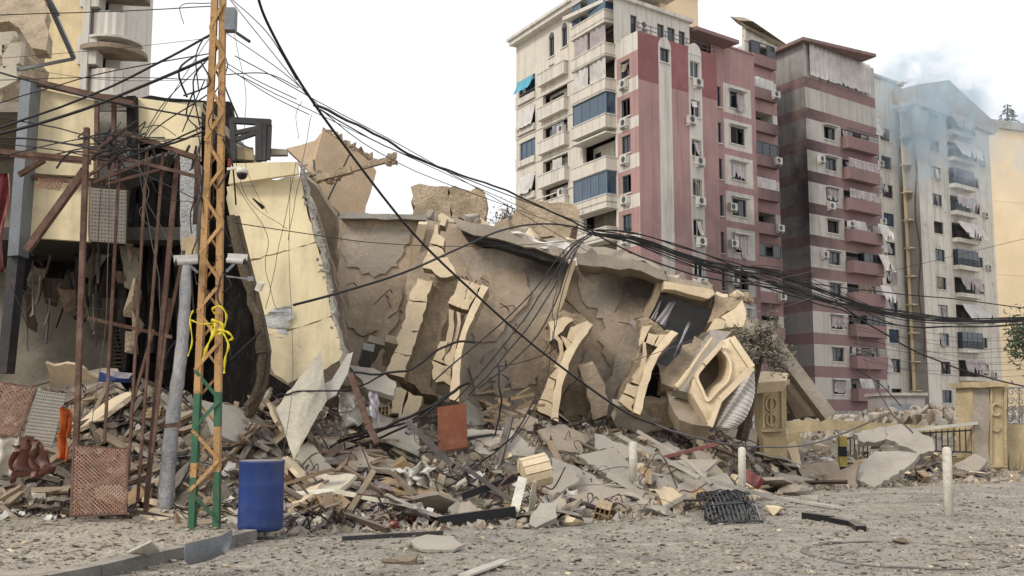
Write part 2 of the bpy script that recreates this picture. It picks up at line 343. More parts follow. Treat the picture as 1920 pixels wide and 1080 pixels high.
mk('road_dust', (.50, .45, .385), var=.35, scale=1.6, grain=.5, gscale=22, bump=1, bdist=.05, stain=(.16, .15, .14), stain_amt=.7, peel=((.36, .335, .30), .9, .56), sscale=1.5)
tag(gm.obj('ground', ('road_dust', 'shaded_rubble_earth'), smooth=True), kind='structure')

# pavement with kerb stones at the near corner
k0, k1 = G(-40, 1115, .1), G(482, 1000, .1)
kd = (k1-k0).normalized(); kn = V((-kd.y, kd.x, 0))
if kn.y < 0: kn = -kn
pv = MB()
a, b = k0-kd*6+kn*.16, k1+kn*.16
pq = [a, b, b+V((.15, 2.6, 0)), V((-16, 17, .1))]
pv.add([V((q.x, q.y, -.05)) for q in pq]+[V((q.x, q.y, .1)) for q in pq], [(4, 5, 6, 7), (0, 1, 5, 4), (1, 2, 6, 5), (2, 3, 7, 6), (3, 0, 4, 7)])
mk('pavement', (.45, .395, .325), var=.3, scale=.9, grain=.4, gscale=25, bump=.7, bdist=.03, stain=(.18, .15, .12), stain_amt=.6, sscale=2)
tag(pv.obj('pavement', 'pavement', loc=(k1.x, k1.y, 0)), kind='structure')
kr = tag(bpy.data.objects.new('kerb', None), kind='structure'); COL.objects.link(kr); kr.location = (k1.x, k1.y, 0); WL[kr.name] = V((k1.x, k1.y, 0))
L_ = (k1-k0).length+5; nk = int(L_/.72)
for i in range(nk):
    c = k1-kd*(i+.5)*(L_/nk)+kn*.08; mb = MB()
    rot = Matrix.Rotation(math.atan2(kd.y, kd.x)+rnd.uniform(-.02, .02), 3, 'Z') @ Matrix.Rotation(rnd.uniform(-.02, .02), 3, 'Y')
    mb.box((c.x, c.y, .035+rnd.uniform(-.008, .01)), (L_/nk-.014, .16, .2), rot); mb.obj('kerb_stone', 'kerb_stone', kr)

# ------------------------------------------------------------------ towers
RD = V((.787, .617, 0)); LD = V((-.482, .876, 0))
class Face:
    def __init__(s, o, u):
        s.o = V((o[0], o[1], 0)); s.u = V(u).normalized(); s.n = V((s.u.y, -s.u.x, 0))
        if s.n.dot(V((0, 0, 0))-s.o) < 0: s.n = -s.n
    def uz(s, px, py):
        d = ray(px, py); t = (s.o-CAMP).dot(s.n)/d.dot(s.n); q = CAMP+d*t-s.o; return q.dot(s.u), q.z
    def pt(s, u, z, d=0): return s.o+s.u*u+s.n*d+V((0, 0, z))
    def box(s, mb, u0, u1, z0, z1, d0, d1, mi=0):
        return mb.hexa([s.pt(u, z, d) for z in (z0, z1) for u, d in ((u0, d0), (u1, d0), (u1, d1), (u0, d1))], mi)
def wall(F, u0, u1, z0, z1, holes, col, cu=(), cz=(), depth=.3, ri=0, name='wall', mats=(), parent=None):
    us = sorted({round(x, 3) for x in [u0, u1, *cu]+[h[0] for h in holes]+[h[1] for h in holes] if u0-1e-4 <= x <= u1+1e-4})
    zs = sorted({round(x, 3) for x in [z0, z1, *cz]+[h[2] for h in holes]+[h[3] for h in holes] if z0-1e-4 <= x <= z1+1e-4})
    mb = MB(); flip = F.u.cross(V((0, 0, 1))).dot(F.n) < 0
    def quad(a, b, c, d, mi): mb.add([a, b, c, d], [(0, 1, 2, 3)], mi)
    ins = lambda u, z: any(h[0] < u < h[1] and h[2] < z < h[3] for h in holes)
    for i in range(len(us)-1):
        for j in range(len(zs)-1):
            a, b, c, d = us[i], us[i+1], zs[j], zs[j+1]
            if b-a < .004 or d-c < .004 or ins((a+b)/2, (c+d)/2): continue
            quad(F.pt(a, c), F.pt(b, c), F.pt(b, d), F.pt(a, d), col((a+b)/2, (c+d)/2))
    for h in holes:
        a, b, c, d = h[:4]; e = -depth
        quad(F.pt(a, c), F.pt(a, c, e), F.pt(a, d, e), F.pt(a, d), ri); quad(F.pt(b, c), F.pt(b, d), F.pt(b, d, e), F.pt(b, c, e), ri)
        quad(F.pt(a, c), F.pt(b, c), F.pt(b, c, e), F.pt(a, c, e), ri); quad(F.pt(a, d), F.pt(a, d, e), F.pt(b, d, e), F.pt(b, d), ri)
    return mb.obj(name, mats, parent)
def pane_mb(F, u0, u1, z0, z1, d): m = MB(); F.box(m, u0, u1, z0, z1, d-.02, d); return m
def window(F, u0, u1, z0, z1, parent, kind='dark', frame='frame_dark', hood=False, n=2):
    m = MB(); t = .07; d = -.16
    F.box(m, u0, u1, z0, z0+t, d-.05, d+.03); F.box(m, u0, u1, z1-t, z1, d-.05, d+.03)
    F.box(m, u0, u0+t, z0+t, z1-t, d-.05, d+.03); F.box(m, u1-t, u1, z0+t, z1-t, d-.05, d+.03)
    for i in range(1, n):
        u = u0+(u1-u0)*i/n; F.box(m, u-t/2, u+t/2, z0+t, z1-t, d-.045, d+.025)
    w = m.obj('window', frame, parent); g = {'dark': 'glass_dark', 'blue': 'glass_blue', 'shutter': 'curtain_pale'}.get(kind, 'glass_dark')
    for i in range(n):
        if kind == 'blown' and rnd.random() < .75: continue
        a = u0+(u1-u0)*i/n+t*.5; b = u0+(u1-u0)*(i+1)/n-t*.5
        pane_mb(F, a, b, z0+t, z1-t, d-.01-.012*(i % 2)).obj('pane', g, w)
    s = MB(); F.box(s, u0-.12, u1+.12, z0-.1, z0-.005, -.1, .09); s.obj('sill', frame if kind == 'x' else 'a_cream', w)
    if hood:
        h = MB(); F.box(h, u0-.2, u1+.2, z1+.06, z1+.14, 0.003, .42); h.obj('hood', 'frame_white', w)
    return w
def ac_unit(F, u, z, parent, w=.85, h=.6, d=.04):
    m = MB(); F.box(m, u-w/2, u+w/2, z, z+h, d, d+.36)
    F.box(m, u-w/2+.06, u-w/2+.1, z-.16, z, .0, d+.32); F.box(m, u+w/2-.1, u+w/2-.06, z-.16, z, .0, d+.32)
    o = m.obj('air_conditioner', 'ac_white', parent); f = MB(); c = F.pt(u-w*.12, z+h/2, d+.363); k = 10; r = h*.4
    ring = [c+F.u*math.cos(i*math.tau/k)*r+V((0, 0, 1))*math.sin(i*math.tau/k)*r for i in range(k)]
    f.add(ring+[q+F.n*.012 for q in ring], [tuple(range(k, 2*k)), tuple(range(k))[::-1]]+[(i, (i+1) % k, k+(i+1) % k, k+i) for i in range(k)]); f.obj('fan_grille', 'frame_dark', o)
    return o
def curtain(F, u0, u1, z0, z1, d, parent, mat='curtain_cloth', torn=.25, wave=.05, skew=0, blow=0):
    m = MB(); s = rnd.uniform(0, 99); nu = max(8, int((u1-u0)/.12)); top = z1
    lo = [z0+max(0, noise.noise(V((i*.35, s, 0))))*torn*(z1-z0)*1.6 for i in range(nu+1)]
    def fn(a, b):
        i = int(round(a*nu)); z = lo[i]+(top-lo[i])*b
        return F.pt(u0+(u1-u0)*a+skew*(1-b), z, d+wave*math.sin(a*(u1-u0)*9+s)+blow*(1-b)**1.5+.05*noise.noise(V((a*4, b*3, s))))
    m.grid(fn, nu, 6, thick=.012); return m.obj('curtain', mat, parent, smooth=True)
def balcony(F, u0, u1, z, parent, proj=1.1, h=1.0, slab=.22, mat='a_cream', rail=None, th=.12, trim=None):
    m = MB(); F.box(m, u0, u1, z-slab, z, 0.002, proj)
    if h:
        F.box(m, u0, u1, z, z+h, proj-th, proj); F.box(m, u0, u0+th, z, z+h, .002, proj-th); F.box(m, u1-th, u1, z, z+h, .002, proj-th)
    o = m.obj('balcony', mat, parent)
    if trim:
        t = MB(); F.box(t, u0-.05, u1+.05, z+h, z+h+.08, .002, proj+.05); F.box(t, u0-.04, u1+.04, z-slab-.07, z-slab, .002, proj+.04); t.obj('coping', trim, o)
    if rail:
        t = MB()
        for q in (.3, .6, .9): F.box(t, u0+.02, u1-.02, z+h+q*.9-.02, z+h+q*.9+.02, proj-.09, proj-.05)
        k = max(2, int((u1-u0)/.25))
        for i in range(k+1):
            u = u0+.03+(u1-u0-.06)*i/k; F.box(t, u-.012, u+.012, z+h, z+h+.85, proj-.085, proj-.06)
        t.obj('railing', rail, o)
    return o
def glazed_bay(F, u0, u1, z0, z1, parent, proj, n=3, glass='glass_blue', frame='frame_blue', side=True):
    m = MB(); t = .09; d = proj-.1
    F.box(m, u0, u1, z0, z0+t, d-.06, d); F.box(m, u0, u1, z1-t, z1, d-.06, d)
    for i in range(n+1):
        u = u0+t/2+(u1-u0-t)*i/n; F.box(m, u-t/2, u+t/2, z0+t, z1-t, d-.06, d)
    if side:
        for u in (u0, u1-t):
            F.box(m, u, u+t, z0, z0+t, .002, d-.06); F.box(m, u, u+t, z1-t, z1, .002, d-.06)
    o = m.obj('glazed_bay', frame, parent)
    for i in range(n):
        if rnd.random() < .1: continue
        a = u0+t+(u1-u0-t)*i/n; b = u0+(u1-u0-t)*(i+1)/n
        pane_mb(F, a, b, z0+t, z1-t, d-.03).obj('pane', glass, o)
    if side:
        for u in (u0+.03, u1-.05):
            g = MB(); F.box(g, u, u+.02, z0+t, z1-t, .01, d-.07); g.obj('pane', glass, o)
    return o
def box_from(F, u0, u1, z0, z1, d0, d1, name, mat, parent): m = MB(); F.box(m, u0, u1, z0, z1, d0, d1); return m.obj(name, mat, parent)

# ---- tower A: pink and cream, nearest
DA = 75.0; c0 = P(1205, 700, DA); ca = (c0.x, c0.y)
ta = thing('apartment_tower', (c0.x, c0.y, 0), 'tall pink and cream apartment tower with two arched white stripes on its blank side', 'building')
FR = Face(ca, RD); FL = Face(ca, LD)
def FU(F, px): return F.uz(px, 400)[0]
zw = FR.uz(1303, 424)[1]; FH = (FR.uz(1303, 129)[1]-zw)/4
flo = [zw+FH*k for k in range(-5, 5)]      # window centres, k=-5..4
zt = FR.uz(1205, 60)[1]
# blank pink side with two arched stripes
u1e = FU(FR, 1350); s1 = (FR.uz(1237, 250)[0], FR.uz(1261, 250)[0]); s2 = (FR.uz(1293, 250)[0], FR.uz(1318, 250)[0])
AM = ('a_pink', 'a_cream', 'a_maroon', 'a_stone', 'dark_room')
h2 = [(s2[0]+.22, s2[1]-.22, z-.75, z+.6) for z in flo]; h1 = [((s1[0]+s1[1])/2-.5, (s1[0]+s1[1])/2+.5, flo[-1]-.2, flo[-1]+.9)]
zm = FR.uz(1205, 150)[1]; za1 = FR.uz(1250, 92)[1]; za2 = FR.uz(1305, 104)[1]
def colR(u, z):
    if s1[0] < u < s1[1] and z < za1: return 1
    if s2[0] < u < s2[1] and z < za2: return 1
    return 2 if z > zm else 0
wall(FR, 0, u1e, 0, zt, h1+h2, colR, cu=(*s1, *s2), cz=(zm, za1, za2), ri=1, mats=AM, parent=ta)
for (a, b), z in ((s1, za1), (s2, za2)):     # round heads of the stripes
    m = MB(); r = (b-a)/2; k = 12; ring = [FR.pt((a+b)/2+r*math.cos(math.pi*i/k), z+r*1.25*math.sin(math.pi*i/k)) for i in range(k+1)]
    m.add([q+FR.n*.004 for q in ring]+[q+FR.n*.03 for q in ring], [tuple(range(k+1, 2*k+2)), tuple(range(k+1))[::-1]]+[(i, (i+1) % (k+1), k+1+(i+1) % (k+1), k+1+i) for i in range(k+1)])
    m.obj('arch_head', 'a_cream', ta)
window(FR, *h1[0], ta, 'dark')
for i, h in enumerate(h2):
    window(FR, *h, ta, 'blown' if i % 3 else 'dark', frame='frame_white'); ac_unit(FR, (h[0]+h[1])/2+(-.75 if i == 8 else .08), h[2]-.72, ta)
# second pink part set back, white panels round its windows
DB = 87.0; q = P(1347, 700, DB-2.0); FR2 = Face((q.x, q.y), RD)
u2e = FU(FR2, 1422); zw2 = FR2.uz(1390, 458)[1]; fh2 = (FR2.uz(1390, 191)[1]-zw2)/4
fl2 = [zw2+fh2*k for k in range(-5, 5)]; zt2 = FR2.uz(1385, 95)[1]
pu0, pu1 = FU(FR2, 1362), FU(FR2, 1414); wu0, wu1 = FU(FR2, 1374), FU(FR2, 1400)
lu0, lu1 = .1, FU(FR2, 1357)
hs = [(wu0, wu1, z-.75, z+.75) for z in fl2]; ls = [(lu0, lu1, z-1.0, z+.8) for z in fl2]
def col2(u, z):
    for f in fl2:
        if pu0 < u < pu1 and abs(z-f) < 1.28: return 1
    return 0
zb2 = [f+s for f in fl2 for s in (-1.28, 1.28)]
wall(FR2, 0, u2e, 0, zt2, hs+ls, col2, cu=(pu0, pu1), cz=zb2, ri=1, mats=AM, parent=ta)
for i, h in enumerate(hs):
    window(FR2, *h, ta, 'dark' if i % 2 else 'blown', hood=True)
    if i in (1, 4, 5, 6): ac_unit(FR2, h[0]-.25, h[2]+.35, ta)
    if i in (3, 5, 7): curtain(FR2, h[0]+.1, h[1]-.1, h[2]+.2, h[3], -.02, ta, 'curtain_pale', .6)
for h in ls: window(FR2, *h, ta, 'dark', n=1)
box_from(FR2, -.0, u2e, zt2, zt2+.12, -8, .12, 'cornice', 'a_pink', ta)
# third: narrow balcony shaft between the two towers
q = P(1420, 700, 92.5); FR3 = Face((q.x, q.y), RD); u3e = FU(FR3, 1463); zw3 = FR3.uz(1440, 420)[1]; fh3 = (FR3.uz(1440, 172)[1]-zw3)/4
fl3 = [zw3+fh3*k for k in range(-5, 6)]
hs3 = [(.25, u3e-.7, z-.9, z+1.0) for z in fl3]
wall(FR3, -.5, u3e, 0, FR3.uz(1440, 90)[1], hs3, lambda u, z: 1 if any(abs(z-f) < 1.0 for f in fl3) else 0, cz=[f+s for f in fl3 for s in (-1, 1)], depth=1.4, ri=1, mats=AM, parent=ta)
for i, h in enumerate(hs3):
    box_from(FR3, h[0], h[1], h[2], h[3], -1.5, -1.42, 'balcony_door', 'glass_dark', ta)
    balcony(FR3, .05, u3e-.5, h[2]+.05, ta, proj=.5, h=.8, mat='b_pink')
    if i % 3 == 1: glazed_bay(FR3, .08, u3e-.53, h[2]+.9, h[3]+.2, ta, .48, 3, 'glass_dark', 'frame_dark')
    elif i % 3 == 0: curtain(FR3, .2, u3e-.9, h[2]+.5, h[3], .3, ta, 'curtain_pale', .5)
    if i % 2: ac_unit(FR3, u3e-1.0, h[2]+.2, ta, d=.52)
# left stone face with bays and loggias
uL = FU(FL, 968); ztl = FL.uz(1158, 2)[1]+1.2
uc = FU(FL, 1157)                        # end of the striped strip by the corner
b0, b1 = FU(FL, 1157), FU(FL, 1093); g0, g1 = FU(FL, 1066), FU(FL, 1018); e0, e1 = FU(FL, 1004), FU(FL, 974)
n0, n1 = FU(FL, 1184), FU(FL, 1166)
zy = lambda px, ys: [FL.uz(px, y)[1] for y in ys]
zcs, zby, zlg, zen = zy(1175, (127, 200, 269, 344, 418, 490)), zy(1125, (18, 79, 144, 209, 287, 356, 415, 480)), zy(1042, (184, 249, 313, 366, 430, 495)), zy(988, (164, 222, 282, 347, 410))
cs = [(n0, n1, z-.75, z+.65) for z in zcs]
bays = [(b0+.1, b1-.1, z-1.4, z+1.0) for z in zby]
logs = [(g0+.05, g1-.05, z-1.15, z+.85) for z in zlg]
ends = [(e0, e1, z-.9, z+.9) for z in zen]
ax = lambda x0, x1, y0, y1: (FL.uz(x1, y0)[0], FL.uz(x0, y0)[0], FL.uz((x0+x1)/2, y1)[1], FL.uz((x0+x1)/2, y0)[1])
tops = [ax(1053, 1063, 52, 88), ax(1029, 1039, 70, 106), ax(1029, 1039, 121, 142)]
zr = FL.uz(1062, 34)[1]; zW = zr+.25
pb = lambda u, z: (0 if any(abs(z-f) < 1.0 for f in zcs) else 1)
colL = lambda u, z: pb(u, z) if u < uc-.2 and z < zt else 3
wall(FL, 0, uc-.2, 0, zt, cs, colL, cz=[f+s for f in zcs for s in (-1.0, 1.0)], depth=.3, ri=3, mats=AM, parent=ta)
wall(FL, uc-.2, uL, 0, zW, [h for h in bays if h[3] < zW]+logs+ends+tops, lambda u, z: 3, depth=.3, ri=3, mats=AM, parent=ta)
for i, h in enumerate(cs):
    window(FL, *h, ta, 'blown' if i % 2 else 'dark'); ac_unit(FL, (h[0]+h[1])/2-.1, h[2]-.85, ta)
for i, h in enumerate(bays):
    z = h[2]; pj = 1.0
    balcony(FL, b0-.05, b1+.05, z, ta, proj=pj, h=.5, slab=.42, mat='a_stone', trim='a_cream')
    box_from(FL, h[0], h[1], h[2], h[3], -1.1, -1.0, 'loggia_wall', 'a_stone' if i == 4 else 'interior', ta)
    if i in (0, 3, 5): glazed_bay(FL, b0, b1, z+.6, h[3], ta, pj, 4)
    elif i in (1, 2):
        for j in range(2): curtain(FL, b0+.1+j*(b1-b0)*.52, b0+(j+1)*(b1-b0)*.48, z+.55, h[3], pj-.15, ta, 'curtain_cloth' if i == 1 else 'curtain_pale', .15)
    elif i == 4:
        m = MB(); FL.box(m, h[0]+.5, h[0]+1.5, z, h[3]-.3, -.99, -.96); FL.box(m, h[1]-1.1, h[1]-.3, z+.5, h[3]-.5, -.99, -.96); m.obj('loggia_door', 'glass_dark', ta)
    F_ = MB(); FL.box(F_, b0-.05, b1+.05, h[3], h[3]+.12, .002, pj); F_.obj('bay_lintel', 'a_cream', ta)
for i, h in enumerate(logs):
    z = h[2]; balcony(FL, g0-.1, g1+.1, z, ta, proj=.45, h=.7, slab=.3, mat='a_cream', trim='a_stone')
    box_from(FL, h[0], h[1], h[2], h[3], -.8, -.7, 'loggia_wall', 'a_stone', ta)
    m = MB(); FL.box(m, h[0]+.3, h[0]+1.1, z, h[3]-.3, -.69, -.66); FL.box(m, h[0]+1.7, h[1]-.5, z+.6, h[3]-.3, -.69, -.66); m.obj('loggia_door', 'glass_dark', ta)
    if i % 2: ac_unit(FL, g0+.6, z+.8, ta, d=.1)
balcony(FL, g0-.1, g1+.1, zlg[0]+1.9, ta, proj=.45, h=.7, slab=.3, mat='a_cream', trim='a_stone')
for i, h in enumerate(ends):
    if i in (0, 2, 4): window(FL, *h, ta, 'blue', 'frame_blue', n=3)
    else: curtain(FL, h[0], h[1], h[2], h[3], .1, ta, 'curtain_pale', .2, blow=.4); box_from(FL, h[0], h[1], h[2], h[3], -.6, -.5, 'loggia_wall', 'dark_room', ta)
    balcony(FL, e0-.15, e1+.15, h[2], ta, proj=.25, h=.1, slab=.45, mat='a_cream')
    m = MB(); FL.box(m, uL+.01, uL+.9, h[2]-.3, h[2]+.75, -3.5, -.4); m.obj('balcony', 'a_cream', ta); m = MB(); FL.box(m, uL+.2, uL+.8, h[2]+.75, h[2]+1.9, -3.3, -.6); m.obj('glazed_bay', 'glass_blue', ta)
curtain(FL, e0, e1, zen[0]-.4, zen[0]+.8, .15, ta, 'teal_cloth', 0, blow=.5)
for t in tops: window(FL, *t, ta, 'dark')
for t in tops[:2]:
    m = MB(); r = (t[1]-t[0])/2; ring = [FL.pt((t[0]+t[1])/2+r*math.cos(math.pi*i/10), t[3]+r*math.sin(math.pi*i/10), .012) for i in range(11)]; m.plate(ring, .06); m.obj('arch_light', 'glass_dark', ta)
for z in [q-1.95 for q in zby[1:]]: box_from(FL, uc-.15, uL, z, z+.09, .002, .07, 'string_course', 'a_cream', ta)
# body, eaves and set-back top storey
m = MB(); FL.box(m, b1+.3, uL+.1, zW, zW+.4, -9, .7); FL.box(m, b1+.3, uL+.25, zW+.4, zW+.65, -9, .9); m.obj('eaves', 'a_cream', ta)
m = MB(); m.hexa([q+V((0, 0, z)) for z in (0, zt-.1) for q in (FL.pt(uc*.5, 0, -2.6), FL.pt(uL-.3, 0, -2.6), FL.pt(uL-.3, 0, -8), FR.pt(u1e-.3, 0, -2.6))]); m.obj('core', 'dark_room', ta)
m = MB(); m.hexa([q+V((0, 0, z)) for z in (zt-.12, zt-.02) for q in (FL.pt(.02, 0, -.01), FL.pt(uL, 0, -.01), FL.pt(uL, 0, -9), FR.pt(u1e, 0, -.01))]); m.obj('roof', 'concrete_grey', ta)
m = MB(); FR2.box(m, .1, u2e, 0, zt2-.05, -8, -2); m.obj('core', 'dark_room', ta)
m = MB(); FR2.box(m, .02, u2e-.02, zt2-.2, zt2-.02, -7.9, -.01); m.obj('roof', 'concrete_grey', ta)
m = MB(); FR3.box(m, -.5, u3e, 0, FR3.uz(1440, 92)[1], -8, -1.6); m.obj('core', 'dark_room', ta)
# penthouse behind the parapet terrace
FP = Face((FR.pt(-.0, 0, -2.2)).to_2d(), RD); pe = FU(FP, 1300); zp = zt+3.2
ph = [(FP.uz(x0, 30)[0], FP.uz(x1, 30)[0], zt+.75, zt+2.3) for x0, x1 in ((1182, 1194), (1232, 1245), (1251, 1265), (1272, 1284))]
wall(FP, FU(FP, 1155), pe, zt-.2, zp, ph, lambda u, z: 1, ri=1, mats=AM, parent=ta)
for h in ph: window(FP, *h, ta, 'dark', n=1)
ac_unit(FP, FU(FP, 1208), zt+1.3, ta); ac_unit(FP, FU(FP, 1222), zt+.1, ta)
m = MB(); FP.box(m, FU(FP, 1155), pe+.2, zp, zp+.3, -6, .3); m.obj('penthouse_roof', 'a_cream', ta); m = MB(); FP.box(m, pe+.3, u1e+5, zp-.6, zp-.3, -6, .5); m.obj('terrace_roof', 'b_pink', ta); m = MB(); FP.box(m, pe+.1, u1e+5, zt-.2, zp-.61, -6, -3.0); m.obj('penthouse_wall', 'a_cream', ta)
m = MB(); FL.box(m, uc-.2, b1+.3, zW, zp+2, -6, -.02); m.obj('penthouse_wall', 'a_stone', ta)
m = MB()
for k in range(2): FR.box(m, 0, u1e, zt+.35+.35*k, zt+.39+.35*k, -.2, -.16)
for k in range(12): FR.box(m, u1e*k/11-.02, u1e*k/11+.02, zt, zt+.75, -.2, -.16)
m.obj('roof_railing', 'frame_dark', ta)
m = MB(); FP.box(m, FU(FP, 1262), FU(FP, 1335), zp+.3, zp+3.2, -6, -1.0); m.obj('stair_head', 'gold', ta)
m = MB(); FP.box(m, FU(FP, 1250), FU(FP, 1345), zp+3.2, zp+3.6, -6.5, -.5); m.obj('stair_roof', 'b_pink', ta)
q = [P(1398, 42, 98), P(1480, 95, 106), P(1480, 118, 106), P(1398, 88, 98)]
m = MB(); m.plate([P(1398, 50, 98), P(1474, 95, 104), P(1462, 135, 104), P(1398, 110, 98)], .4); m.obj('attic_wall', 'c_white', ta)
m = MB(); m.plate([P(1385, 38, 97.5), P(1412, 40, 97.5), P(1482, 88, 104), P(1474, 97, 104), P(1400, 52, 97.5)], 1.2); m.obj('attic_eaves', 'concrete_brown', ta)

# ---- tower B: grey with pink bands and a burnt corner
q = P(1528, 700, 95); FBR = Face((q.x, q.y), RD); FBL = Face((q.x, q.y), LD)
tb = thing('apartment_tower', (q.x, q.y, 0), 'grey apartment tower with dull pink bands and a soot blackened corner', 'building')
zc = [FBL.uz(1528, y)[1] for y in (134, 315)]; fb = (zc[0]-zc[1])/3; bz = [zc[1]+fb*k for k in range(-7, 4)]   # band tops
ube = FU(FBL, 1452); ure = FU(FBR, 1650); ztb = FBR.uz(1525, 88)[1]
bh = 1.05
colB = lambda u, z: 1 if any(f-bh < z < f for f in bz) else 0
BM = ('b_grey', 'b_pink', 'b_cream', 'b_grey'); zbase = bz[0]-bh
wall(FBL, 0, ube, zbase, ztb, [], colB, cz=[x for f in bz for x in (f, f-bh)], mats=BM, parent=tb)
wl0, wl1 = FU(FBR, 1551), FU(FBR, 1572); bl0, bl1 = FU(FBR, 1583), FU(FBR, 1636)
wb = [(wl0, wl1, f-bh-1.5, f-bh-.25) for f in bz[:-1]]; bb = [(bl0, bl1, f-2.95, f-bh-.03) for f in bz[:-1]]
wall(FBR, 0, ure, zbase, ztb, wb+bb, lambda u, z: 1 if colB(u, z) else 2, cz=[x for f in bz for x in (f, f-bh)], depth=.3, ri=2, mats=BM, parent=tb)
for i, h in enumerate(wb):
    window(FBR, *h, tb, 'dark' if i % 3 else 'blown', hood=True)
    if i in (8, 5): ac_unit(FBR, h[0]-.9, h[2]+.5, tb)
    if i in (7, 4): ac_unit(FBR, h[0]+.4, h[2]-.8, tb)
    if i in (1, 3, 7): curtain(FBR, h[0], h[1], h[2]+.1, h[3], .08, tb, 'curtain_cloth', .5)
for i, h in enumerate(bb):
    box_from(FBR, h[0], h[1], h[2], h[3], -1.7, -1.6, 'loggia_wall', 'b_cream', tb)
    m = MB(); FBR.box(m, h[0]+.5, h[0]+1.4, h[2], h[3]-.3, -1.59, -1.56); FBR.box(m, h[0]+2.2, h[0]+3.2, h[2]+.7, h[3]-.4, -1.59, -1.56); m.obj('loggia_door', 'glass_dark', tb)
    balcony(FBR, bl0-.1, bl1+.25, h[2], tb, proj=.85, h=.95, mat='b_pink', rail='frame_dark' if i in (2, 9) else None)
    if i in (7, 8): curtain(FBR, bl0, bl1, h[2]+1.0, h[3], .72, tb, 'curtain_cloth', .25)
    elif i in (1, 6): curtain(FBR, bl0+.4, bl0+2.6, h[2]+.7, h[3], .6, tb, 'curtain_pale', .6, skew=.5)
    elif i in (3, 5): glazed_bay(FBR, bl0+1.9, bl1+.2, h[2]+.95, h[3], tb, .85, 3, 'glass_dark', 'frame_dark')
    if i in (4, 5, 6): curtain(FBR, bl1-.9, bl1+.9, h[2]+.2, h[3], 1.0, tb, 'curtain_pale', .5, skew=.5, blow=.5)
    if i in (0, 2, 6): ac_unit(FBR, bl0+.5, h[2]+1.2, tb, d=.2)
m = MB(); FBL.box(m, -.7, ube+.3, ztb, ztb+.3, -9, .7); m.obj('roof_eaves', 'roof_tile', tb)
m = MB(); FBR.box(m, 1.2, ure-.6, ztb+.3, ztb+.7, -6, -1); m.obj('roof', 'concrete_grey', tb)
curtain(FBR, .4, bl1+.2, bz[-1]+.05, ztb, .35, tb, 'curtain_pale', .1)
m = MB(); FBR.box(m, 1.9, ure, zbase+.1, ztb-.1, -8, -1.75); FBR.box(m, .35, bl0-.2, zbase+.05, ztb-.1, -1.7, -.45); m.obj('core', 'dark_room', tb)
m = MB(); FBL.box(m, 0.02, ube, 0, zbase-.004, -6.4, -.6); m.obj('ground_storey', 'b_grey', tb)
m = MB(); FBR.box(m, .6, 3.2, 0, zbase-.01, -.58, -.5); m.obj('shop_wall', 'b_cream', tb)
gw = [(1.0, 2.2, zbase-2.0, zbase-.3), (.8, 2.0, .8, 2.2)]
for u0, u1, z0, z1 in gw: box_from(FBR, u0, u1, z0, z1, -.495, -.47, 'window', 'glass_dark', tb)
m = MB(); FBR.box(m, -.4, ure+.2, zbase-.28, zbase-.006, -6, .35); m.obj('overhang_slab', 'b_grey', tb)
m = MB(); FBR.box(m, ure-2.5, ure-1.5, 0, zbase-.29, -.6, .2); FBR.box(m, 3.6, 4.2, 0, zbase-.29, -.6, .2); m.obj('pillar', 'b_grey', tb)

# ---- tower C: plain white, and tower D behind the smoke
q = P(1624, 700, 111); FC = Face((q.x, q.y), RD)
tc_ = thing('apartment_tower', (q.x, q.y, 0), 'narrow plain white apartment tower with torn awnings, between the banded tower and the smoke', 'building')
ztc = FC.uz(1660, 152)[1]; uce = FU(FC, 1701); zwc = FC.uz(1668, 520-0)[1]; fc = (FC.uz(1668, 255)[1]-zwc)/5
flc = [zwc+fc*k for k in range(-5, 6)]; w0, w1 = FU(FC, 1657), FU(FC, 1676)
hc = [(w0, w1, z-.75, z+.75) for z in flc]; hb = [(.4, FU(FC, 1641), z-1.2, z+1.1) for z in flc]
wall(FC, 0, uce, 0, ztc, hc+hb, lambda u, z: 0, ri=0, mats=('c_white',), parent=tc_)
for i, h in enumerate(hc):
    window(FC, *h, tc_, ('dark', 'blown', 'dark', 'blue')[i % 4])
    if i in (6, 7, 9): ac_unit(FC, h[0]-.5, h[2]+.1, tc_)
    if i == 5: curtain(FC, h[0]+.5, h[1], h[2], h[3], .05, tc_, 'curtain_cloth', .2)
for i, h in enumerate(hb):
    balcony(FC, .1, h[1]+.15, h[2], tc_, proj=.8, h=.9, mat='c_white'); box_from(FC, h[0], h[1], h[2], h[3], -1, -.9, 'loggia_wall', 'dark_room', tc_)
    if i % 2: glazed_bay(FC, .12, h[1]+.12, h[2]+.95, h[3], tc_, .8, 3)
    else: curtain(FC, .2, h[1]+.3, h[2]+.3, h[3], .9, tc_, ('curtain_cloth', 'curtain_pale')[i % 4 // 2], .5, blow=.4)
m = MB(); FC.box(m, .02, uce-.02, 0, ztc-.05, -9, -1.1); m.obj('core', 'd_grey', tc_)
m = MB(); FC.box(m, -.2, uce+.1, ztc, ztc+.3, -9, .3); m.obj('roof', 'concrete_grey', tc_)
q = P(1740, 700, 114); FD = Face((q.x, q.y), RD); FDL = Face((q.x, q.y), LD)
td = thing('apartment_tower', (q.x, q.y, 0), 'white gabled apartment tower half veiled by pale blue smoke', 'building')
zd = FD.uz(1740, 205)[1]; ude = FU(FD, 1862); udl = FU(FDL, 1700); zwd = FD.uz(1763, 593-10)[1]; fd = (FD.uz(1760, 226)[1]-zwd)/7
fld = [zwd+fd*k for k in range(-4, 8)]; w0, w1 = FU(FD, 1750), FU(FD, 1768); x0, x1 = FU(FD, 1783), FU(FD, 1820); y0_, y1_ = FU(FD, 1828), FU(FD, 1838)
hd = [(w0, w1, z-.7, z+.7) for z in fld]; hx = [(x0, x1, z-1.15, z+1.0) for z in fld]; hy = [(y0_, y1_, z-.6, z+.6) for z in fld]
